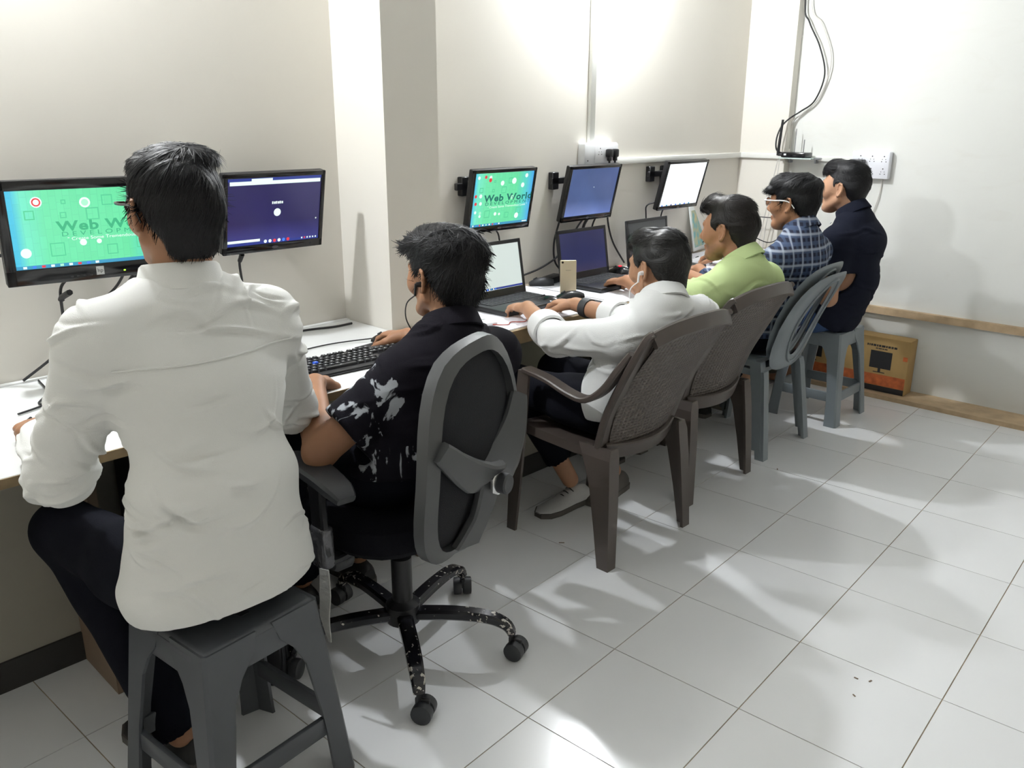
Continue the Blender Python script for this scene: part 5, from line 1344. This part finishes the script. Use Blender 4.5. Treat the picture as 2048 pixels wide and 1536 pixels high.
    for k_ in range(K_ + 1):
        u_ = k_ / K_; s_ = u_ * ln
        c_ = sp + wd_*s_[:, None] + sn*(-.0012 + lift*math.sin(PI*min(u_*.75, .6)) - .5*curv*s_*s_*.85)[:, None] if False else sp + wd_*s_[:, None] + sn*(-.0010 + lift*u_ - .5*curv*s_*s_*.75)[:, None]
        tp = (1 - .8*u_)
        SV.append(np.stack([c_ - sdv*(wdt*tp)[:, None], c_ + sn*(wdt*tp*.7)[:, None], c_ + sdv*(wdt*tp)[:, None]], 1))
    SV = np.stack(SV, 1).reshape(-1, 3); st0 = (np.arange(N_) * (K_+1) * 3)[:, None]; Qs_ = []
    for k_ in range(K_):
        for e_ in (0, 1): Qs_.append(st0 + np.array([[k_*3+e_, k_*3+e_+1, (k_+1)*3+e_+1, (k_+1)*3+e_]]))
    fast_mesh('hair_strands', SV - B, np.concatenate(Qs_), hair, root, {'strand': np.zeros(len(SV))})['kind'] = 'stuff'
    if hair_style in ('messy', 'undercut'):
        mb = MB(); rr = random.Random(seed); lk = []
        if hair_style == 'messy': lk = [(rr.uniform(-.075, .075), rr.uniform(-.10, .05), rr.uniform(.03, .115), 1) for _ in range(26)] + [(.07 + rr.uniform(-.012, .012), rr.uniform(-.09, -.03), rr.uniform(.0, .10), 2) for _ in range(12)]
        elif hair_style == 'undercut': lk = [(rr.uniform(-.045, .045), .095 + rr.uniform(-.01, .012), .088 + rr.uniform(-.012, .014), 3) for _ in range(16)]
        elif hair_style == 'x': lk = [(rr.uniform(-.05, .05), .092 + rr.uniform(-.012, .012), .082 + rr.uniform(-.02, .02), 4) for _ in range(18)]
        for (x, y, z, kd) in lk:
            p0 = V3((x*.8, y*.8, z*.9 + .004)); o = nrm(V3((x, y + .014, z - .03)))
            if kd == 1: e1 = p0 + o*.022 + V3((.012, -.016, .004)); e2 = e1 + V3((.020, -.020, -.010))
            elif kd == 2: e1 = p0 + V3((.014, -.018, -.002)); e2 = e1 + V3((.016, -.016, -.016))
            elif kd == 3: e1 = p0 + V3((.002, .018, .002)); e2 = e1 + V3((.004, .012, -.026*rr.uniform(.3, 1.2)))
            else: e1 = p0 + V3((0, .016, .006)); e2 = e1 + V3((.004, .010, -.010))
            mb.tube([Vector(tuple(P(*p0) - B)), Vector(tuple(P(*e1) - B)), Vector(tuple(P(*e2) - B))], [.0055, .0042, .0008], 5, None, 0, True, 3)
        mb.build('hair_lock', hair, root)['kind'] = 'stuff'
    # ---------- eyes and brows
    for sx in (1, -1):
        ey = MB(); ring = []
        Mx = Matrix.Translation(tuple(P(sx*.031, .0755, .011) - B)) @ Matrix(R.tolist()).to_4x4() @ Matrix.Rotation(-PI/2, 4, 'X')
        r_ = .0132*hs; ey.lathe([(r_*math.sin(a), -r_*math.cos(a)) for a in np.linspace(.15, PI-.5, 9)], 14, Mx, 0)
        ey.lathe([(r_*math.sin(a), -r_*math.cos(a)+.0002) for a in np.linspace(PI-.52, PI-.02, 4)], 14, Mx, 1)
        ey.build('eye', [M_eye, M_iris], root)
        MB().tube([Vector(tuple(P(sx*x, y, z) - B)) for x, y, z in ((.012, .0955, .0335), (.028, .0905, .0375), (.046, .0795, .034))], [.003*hs, .0036*hs, .002*hs], 6, None, 0, True, 4).build('eyebrow', hair, root)
    return dict(root=root, B=B, P=P, R=R, arms=arms, legs=legs, hs=hs, body=body, shirt=sh, nb=nb)

def band(D, k, f, wid, m, name, label=None, dial=False, r_off=.003):
    """bracelet or watch on arm k at fraction f of the forearm"""
    a, b, c = D['arms'][k]; p = b + (c-b)*f; d = nrm(c-b); r_ = .042 + (.0275-.042)*max(0, (f-.3)/.7) + r_off
    z = Vector(d); Mx = Matrix.Translation(tuple(p - D['B'])) @ z.to_track_quat('Z', 'Y').to_matrix().to_4x4()
    o = MB().lathe([(r_-.002, -wid/2), (r_+.003, -wid/2+.001), (r_+.004, 0), (r_+.003, wid/2-.001), (r_-.002, wid/2)], 26, Mx).build(name, m, D['root'])
    if label: o['label'] = label
    if dial:
        up = Vector((0, 0, 1)); up = (up - z*up.dot(z)).normalized()
        Md = Matrix.Translation(tuple(p - D['B'])) @ Matrix.Translation(up*(r_+.003)) @ up.to_track_quat('Z', 'Y').to_matrix().to_4x4()
        MB().lathe([(.015, 0), (.017, .002), (.017, .006), (.013, .008)], 20, Md).build('watch_dial', M_silver, o)
def glasses(D, m, lens=True):
    P, B = D['P'], D['B']; g = MB(); q = lambda x, y, z: Vector(tuple(P(x, y, z) - B)); ls = MB()
    for sx in (1, -1):
        ring = [q(sx*.033 + .024*math.cos(a), .108 - .004*abs(math.cos(a)), .010 + .017*math.sin(a)) for a in np.linspace(0, 2*PI, 21)]
        g.tube(ring, .0022, 6, None, 0, False)
        ls.add(ring[:-1], [tuple(range(20))])
        g.tube([q(sx*.057, .106, .018), q(sx*.078, .094, .019), q(sx*.085, .05, .019), q(sx*.0845, .005, .020), q(sx*.083, -.022, .012), q(sx*.081, -.042, -.010)], [.003, .003, .0028, .0028, .0026, .0022], 6, None, 0, True, 4)
    g.tube([q(-.010, .110, .014), q(0, .113, .017), q(.010, .110, .014)], .0022, 6, None, 0, True, 3)
    o = g.build('glasses', m, D['root'])
    if lens: ls.build('lens', M_lens, o)
def earphone(D, side, m, path, mt=None):
    """bud in the ear and a wire; path in world coordinates after the bud"""
    P, B = D['P'], D['B']; q = lambda x, y, z: Vector(tuple(P(x, y, z) - B)); sx = side
    o = MB().tube([q(sx*.078, -.004, -.006), q(sx*.090, .000, -.006)], [.008, .0065], 10).tube([q(sx*.089, .003, -.004), q(sx*.090, .008, -.035)], .0038, 8).build('earphone', m, D['root'])
    MB().tube([q(sx*.090, .008, -.034)] + [Vector(tuple(V3(p) - B)) for p in path], .0019, 6, None, 0, True, 6).build('earphone_wire', mt or m, o)
def shoe(D, an, toe, m, label=None, lace=True):
    an, toe = V3(an), V3(toe); B = D['B']; d = nrm((toe-an)*V3((1,1,0))); sdv = np.cross(d, (0,0,1)); heel = V3((an[0], an[1], 0)) - d*.055; L_ = .27
    secs = []; so = []
    for u, w_, h_ in ((0, .026, .06), (.06, .034, .075), (.2, .037, .085), (.35, .038, .080), (.5, .043, .062), (.7, .048, .045), (.88, .042, .034), (1, .016, .024)):
        c = heel + d*L_*u; ring = []
        for a in np.linspace(0, PI, 9): ring.append(Vector(tuple(c + sdv*w_*math.cos(a) + V3((0,0,1))*(.018 + (h_-.018)*math.sin(a)**.7) - B)))
        secs.append(ring)
        so.append([Vector(tuple(c + sdv*x*(w_+.004) + V3((0,0,z)) - B)) for x, z in ((1, .001), (1, .022), (-1, .022), (-1, .001))])
    o = MB().loft(secs).build('shoe', m, D['root'])
    if label: o['label'] = label
    MB().loft(so).build('sole', M_sole, o)
    if lace:
        mb = MB()
        for k in range(4):
            u = .36 + k*.07; c = heel + d*L_*u; z = .078 - .010*k
            mb.tube([Vector(tuple(c - sdv*.022 + V3((0,0,z-.008)) - B)), Vector(tuple(c + d*.006 + V3((0,0,z+.004)) - B)), Vector(tuple(c + sdv*.022 + V3((0,0,z-.008)) - B))], .0022, 6, None, 0, True, 3)
        mb.build('laces', M_black, o)

def cuff(D, k, f, wid, r_, m):
    a, b, c = D['arms'][k]; p = b + (c-b)*f; z = Vector(nrm(c-b))
    Mx = Matrix.Translation(tuple(p - D['B'])) @ z.to_track_quat('Z', 'Y').to_matrix().to_4x4()
    prof = [(r_*.86, -wid), (r_*1.0, -wid*.98), (r_*1.03, -wid*.5), (r_*1.02, -.002), (r_*.96, .002), (r_*.84, .0), (r_*.82, -wid*.6)]
    n_ = 26; secs = []
    for rad, zz in prof: secs.append([Mx @ Vector((rad*(1+.025*math.sin(3*t_+zz*60))*math.cos(t_), rad*(1+.03*math.sin(2*t_+1+zz*40))*math.sin(t_), zz + .004*math.sin(2*t_))) for t_ in np.linspace(0, 2*PI, n_, endpoint=False)])
    MB().loft(secs, None, 0, True, True, False).build('cuff', m, D['shirt'])
def seam(D, z0, slope, m, name='yoke_seam', ymin=-9, ymax=9, side=1):
    """raised stitch line across the back of a shirt"""
    me = D['shirt'].data; n_ = len(me.vertices); co = np.zeros(n_*3); me.vertices.foreach_get('co', co); co = co.reshape(-1, 3) + D['B']
    no = np.zeros(n_*3); me.vertices.foreach_get('normal', no); no = no.reshape(-1, 3)
    zz = z0 + slope*(co[:,1] - D['B'][1]); k = (np.abs(co[:,2] - zz) < .006) & (no[:,0] > .15) & (co[:,1] > ymin) & (co[:,1] < ymax)
    P_ = co[k]; N_ = no[k]
    if len(P_) < 6: return
    o = np.argsort(P_[:,1]); P_, N_ = P_[o], N_[o]; nb_ = 26; ed = np.linspace(P_[0,1], P_[-1,1], nb_+1); pts = []
    for i in range(nb_):
        q = (P_[:,1] >= ed[i]) & (P_[:,1] <= ed[i+1])
        if q.any():
            c_ = P_[q].mean(0); c_[2] = z0 + slope*(c_[1] - D['B'][1]); pts.append(Vector(tuple(c_ + N_[q].mean(0)*.0012 - D['B'])))
    MB().tube(pts, .0022, 5, None, 0, True, 2).build(name, m, D['shirt'])
# ---------- the six people, from the nearest to the furthest
D1 = make_person('person in loose white shirt and dark trousers on the charcoal stool, seen from behind',
    dict(pelvis=(1.115,-.955,.585), waist=(1.13,-.95,.76), chest=(1.075,-.935,.965), neck=(1.03,-.93,1.155), head=(1.015,-.918,1.318),
         shl=(1.03,-1.105,1.085), shr=(1.035,-.755,1.07), ell=(.925,-1.185,.795), elr=(.885,-.615,.800), wrl=(.635,-1.135,.805), wrr=(.64,-.75,.80),
         hipl=(1.07,-1.055,.555), hipr=(1.07,-.87,.555), knl=(.685,-1.125,.56), knr=(.64,-.85,.54), anl=(.97,-1.03,.085), anr=(.66,-.87,.10), hemz=.515, hemn=(.10,.0,-1), trcut=.0),
    SK2, H_black, C_white, C_trous, .84, seed=1, hair_style='neat', sh_off=.022, fold=.0085, grid=.0046, tuck=False, hem=.012, body_w=1.06, ncrease=170,
    hands=[((-.98,.17,-.12), (0,-.1,1), (.40,.6,.4)), None], head_fwd=(-1,.06,-.02))
glasses(D1, M_blackg)
seam(D1, 1.045, .0, C_white, 'yoke_seam', -1.13, -.73); shoe(D1, (.96,-1.02,0), (.8,-1.06,0), M_slip, None, False); shoe(D1, (.66,-.87,0), (.5,-.86,0), M_slip, None, False)
D2 = make_person('person in black tee with white sleeve print in the office chair, wearing black earphones',
    dict(pelvis=(1.0,-.335,.60), waist=(1.055,-.305,.725), chest=(1.07,-.255,.832), neck=(1.05,-.200,.938), head=(.985,-.170,1.087),
         shl=(1.05,-.370,.862), shr=(1.05,-.035,.858), ell=(.985,-.60,.695), elr=(.80,.085,.735), wrl=(.725,-.435,.785), wrr=(.535,.06,.800),
         hipl=(.97,-.42,.575), hipr=(.97,-.25,.575), knl=(.55,-.47,.53), knr=(.56,-.2,.53), anl=(.58,-.44,.10), anr=(.58,-.22,.10), hemz=.60, trcut=.0),
    SK2, H_black, C_tee, C_trous, 'short', seed=2, hair_style='messy', sh_off=.014, fold=.005, tuck=False, collar_col=C_black, short_cut=.72,
    hands=[((-.75,.5,-.18), (0,0,1), (.35,.6,.4)), ((-1,-.08,-.10), (0,.1,1), (.42,.55,.35))], head_fwd=(-1,.05,-.03), roll=.03)
earphone(D2, -1, M_black, [(.935,-.262,1.02), (.94,-.27,.98), (.95,-.25,.93), (.94,-.22,.88)], M_dark)
for sd in (('anl', .58, -.44), ('anr', .58, -.22)): shoe(D2, (sd[1], sd[2], 0), (.4, sd[2], 0), M_slip, None, False)
D3 = make_person('person in white shirt with rolled sleeves and white earphones typing on the lit laptop',
    dict(pelvis=(.985,.665,.545), waist=(1.03,.668,.675), chest=(1.095,.69,.79), neck=(1.115,.722,.890), head=(1.055,.765,1.010),
         shl=(1.105,.535,.815), shr=(1.165,.875,.835), ell=(.83,.49,.765), elr=(.93,.79,.79), wrl=(.545,.645,.808), wrr=(.635,.825,.808),
         hipl=(.96,.575,.52), hipr=(.96,.755,.52), knl=(.58,.55,.53), knr=(.56,.80,.53), anl=(.715,.725,.115), anr=(.76,.95,.10), hemz=.50, trcut=.22),
    SK1, H_grey, C_white2, C_trous, .36, seed=3, hair_style='undercut', sh_off=.016, fold=.0065, tuck=False,
    hands=[((-.93,.25,-.12), (.0,-.05,1), (.45,.75,.5)), ((-.99,.06,-.06), (0,.05,1), (.40,.55,.35))], head_fwd=(-1,.16,-.10), roll=.04)
earphone(D3, -1, M_budw, [(1.01,.665,.94), (1.02,.655,.89), (1.03,.65,.85), (1.03,.63,.79), (1.02,.60,.74), (.95,.60,.66), (.90,.59,.62)])
cuff(D3, 0, .40, .075, .066, C_white2); cuff(D3, 1, .40, .065, .064, C_white2)
band(D3, 1, .78, .036, mat('dark_band', (.025, .027, .03), .5), 'wristband', 'wide dark wristband')
shoe(D3, (.72,.765,0), (.70,.57,0), M_shoe, 'light grey canvas shoe with dark laces'); shoe(D3, (.76,.985,0), (.78,.8,0), M_sole, None, False)
D4 = make_person('person in light green shirt with moustache on the second brown armchair',
    dict(pelvis=(.91,1.30,.545), waist=(.975,1.305,.685), chest=(1.055,1.315,.835), neck=(1.08,1.33,.955), head=(1.0,1.325,1.082),
         shl=(1.05,1.135,.862), shr=(1.075,1.51,.872), ell=(.775,1.215,.775), elr=(.81,1.60,.775), wrl=(.49,1.36,.812), wrr=(.545,1.72,.812),
         hipl=(.88,1.21,.52), hipr=(.88,1.39,.52), knl=(.5,1.2,.53), knr=(.5,1.42,.53), anl=(.55,1.22,.1), anr=(.55,1.4,.1), hemz=.50),
    SK2, H_brown, C_green, C_trous, 'short', seed=4, hair_style='quiff', beard=.42, sh_off=.016, fold=.0055, tuck=False, short_cut=.92,
    hands=[((-.95,.1,-.14), (0,0,1), (.4,.65,.45)), ((-.95,-.15,-.1), (0,0,1), (.4,.6,.4))], head_fwd=(-1,-.04,-.05))
band(D4, 1, .92, .012, M_silver, 'wristwatch', 'silver wristwatch', True)
for y in (1.22, 1.4): shoe(D4, (.55, y, 0), (.37, y, 0), M_slip, None, False)
D5 = make_person('person in blue checked shirt with white rimmed glasses on the grey chair',
    dict(pelvis=(.89,1.94,.585), waist=(.95,1.945,.72), chest=(1.0,1.965,.885), neck=(.995,1.985,1.01), head=(.935,1.995,1.138),
         shl=(.985,1.80,.915), shr=(.99,2.15,.92), ell=(.80,1.72,.73), elr=(.70,2.29,.775), wrl=(.55,1.86,.812), wrr=(.40,2.345,.812),
         hipl=(.85,1.85,.56), hipr=(.85,2.03,.56), knl=(.5,1.85,.55), knr=(.48,2.05,.55), anl=(.78,2.06,.16), anr=(.5,2.05,.1), hemz=.55, trcut=.25),
    SK2, H_black, C_plaid, C_trous, .80, seed=5, hair_style='mop', sh_off=.013, fold=.005, tuck=False, beard=.12,
    hands=[((-.95,.1,-.14), (0,0,1), (.4,.65,.45)), ((-1,-.05,-.12), (0,0,1), (.4,.6,.4))], head_fwd=(-1,.0,-.02), feet=[(.86,2.02,.02), None])
glasses(D5, M_gfr)
band(D5, 1, .93, .012, M_silver, 'wristwatch', 'pale wristband', False)
shoe(D5, (.5, 2.05, 0), (.32, 2.05, 0), M_slip, None, False)
D6 = make_person('person in dark navy shirt and blue jeans on the light grey stool, furthest away',
    dict(pelvis=(.955,2.525,.585), waist=(1.035,2.52,.735), chest=(1.05,2.51,.925), neck=(1.015,2.495,1.05), head=(.945,2.50,1.178),
         shl=(1.01,2.335,.95), shr=(1.0,2.68,.955), ell=(.995,2.345,.665), elr=(.73,2.78,.775), wrl=(.72,2.36,.795), wrr=(.485,2.98,.812),
         hipl=(.90,2.43,.56), hipr=(.90,2.62,.56), knl=(.5,2.40,.55), knr=(.5,2.66,.55), anl=(.55,2.42,.1), anr=(.60,2.90,.10), hemz=.53, hemn=(-.75,0,-1), trcut=.2),
    SK3, H_black, C_navy, C_jean, 'short', seed=6, hair_style='short', sh_off=.014, fold=.005, tuck=False, short_cut=.55, beard=.1,
    hands=[((-.95,.1,-.1), (0,0,1), (.4,.6,.4)), ((-1,.1,-.12), (0,0,1), (.4,.6,.4))], head_fwd=(-1,.0,.02), feet=[None, (.44,2.90,.02)])
P6 = D6['P'](-.052, .02, -.155) - D6['B']
MB().lathe([(.006, 0), (.006, .002), (.003, .003)], 12, Matrix.Translation(tuple(P6)) @ T(0, 0, 0, 0, -.9)).build('collar_button', M_budw, D6['shirt'])
shoe(D6, (.55, 2.42, 0), (.37, 2.42, 0), M_slip, None, False)
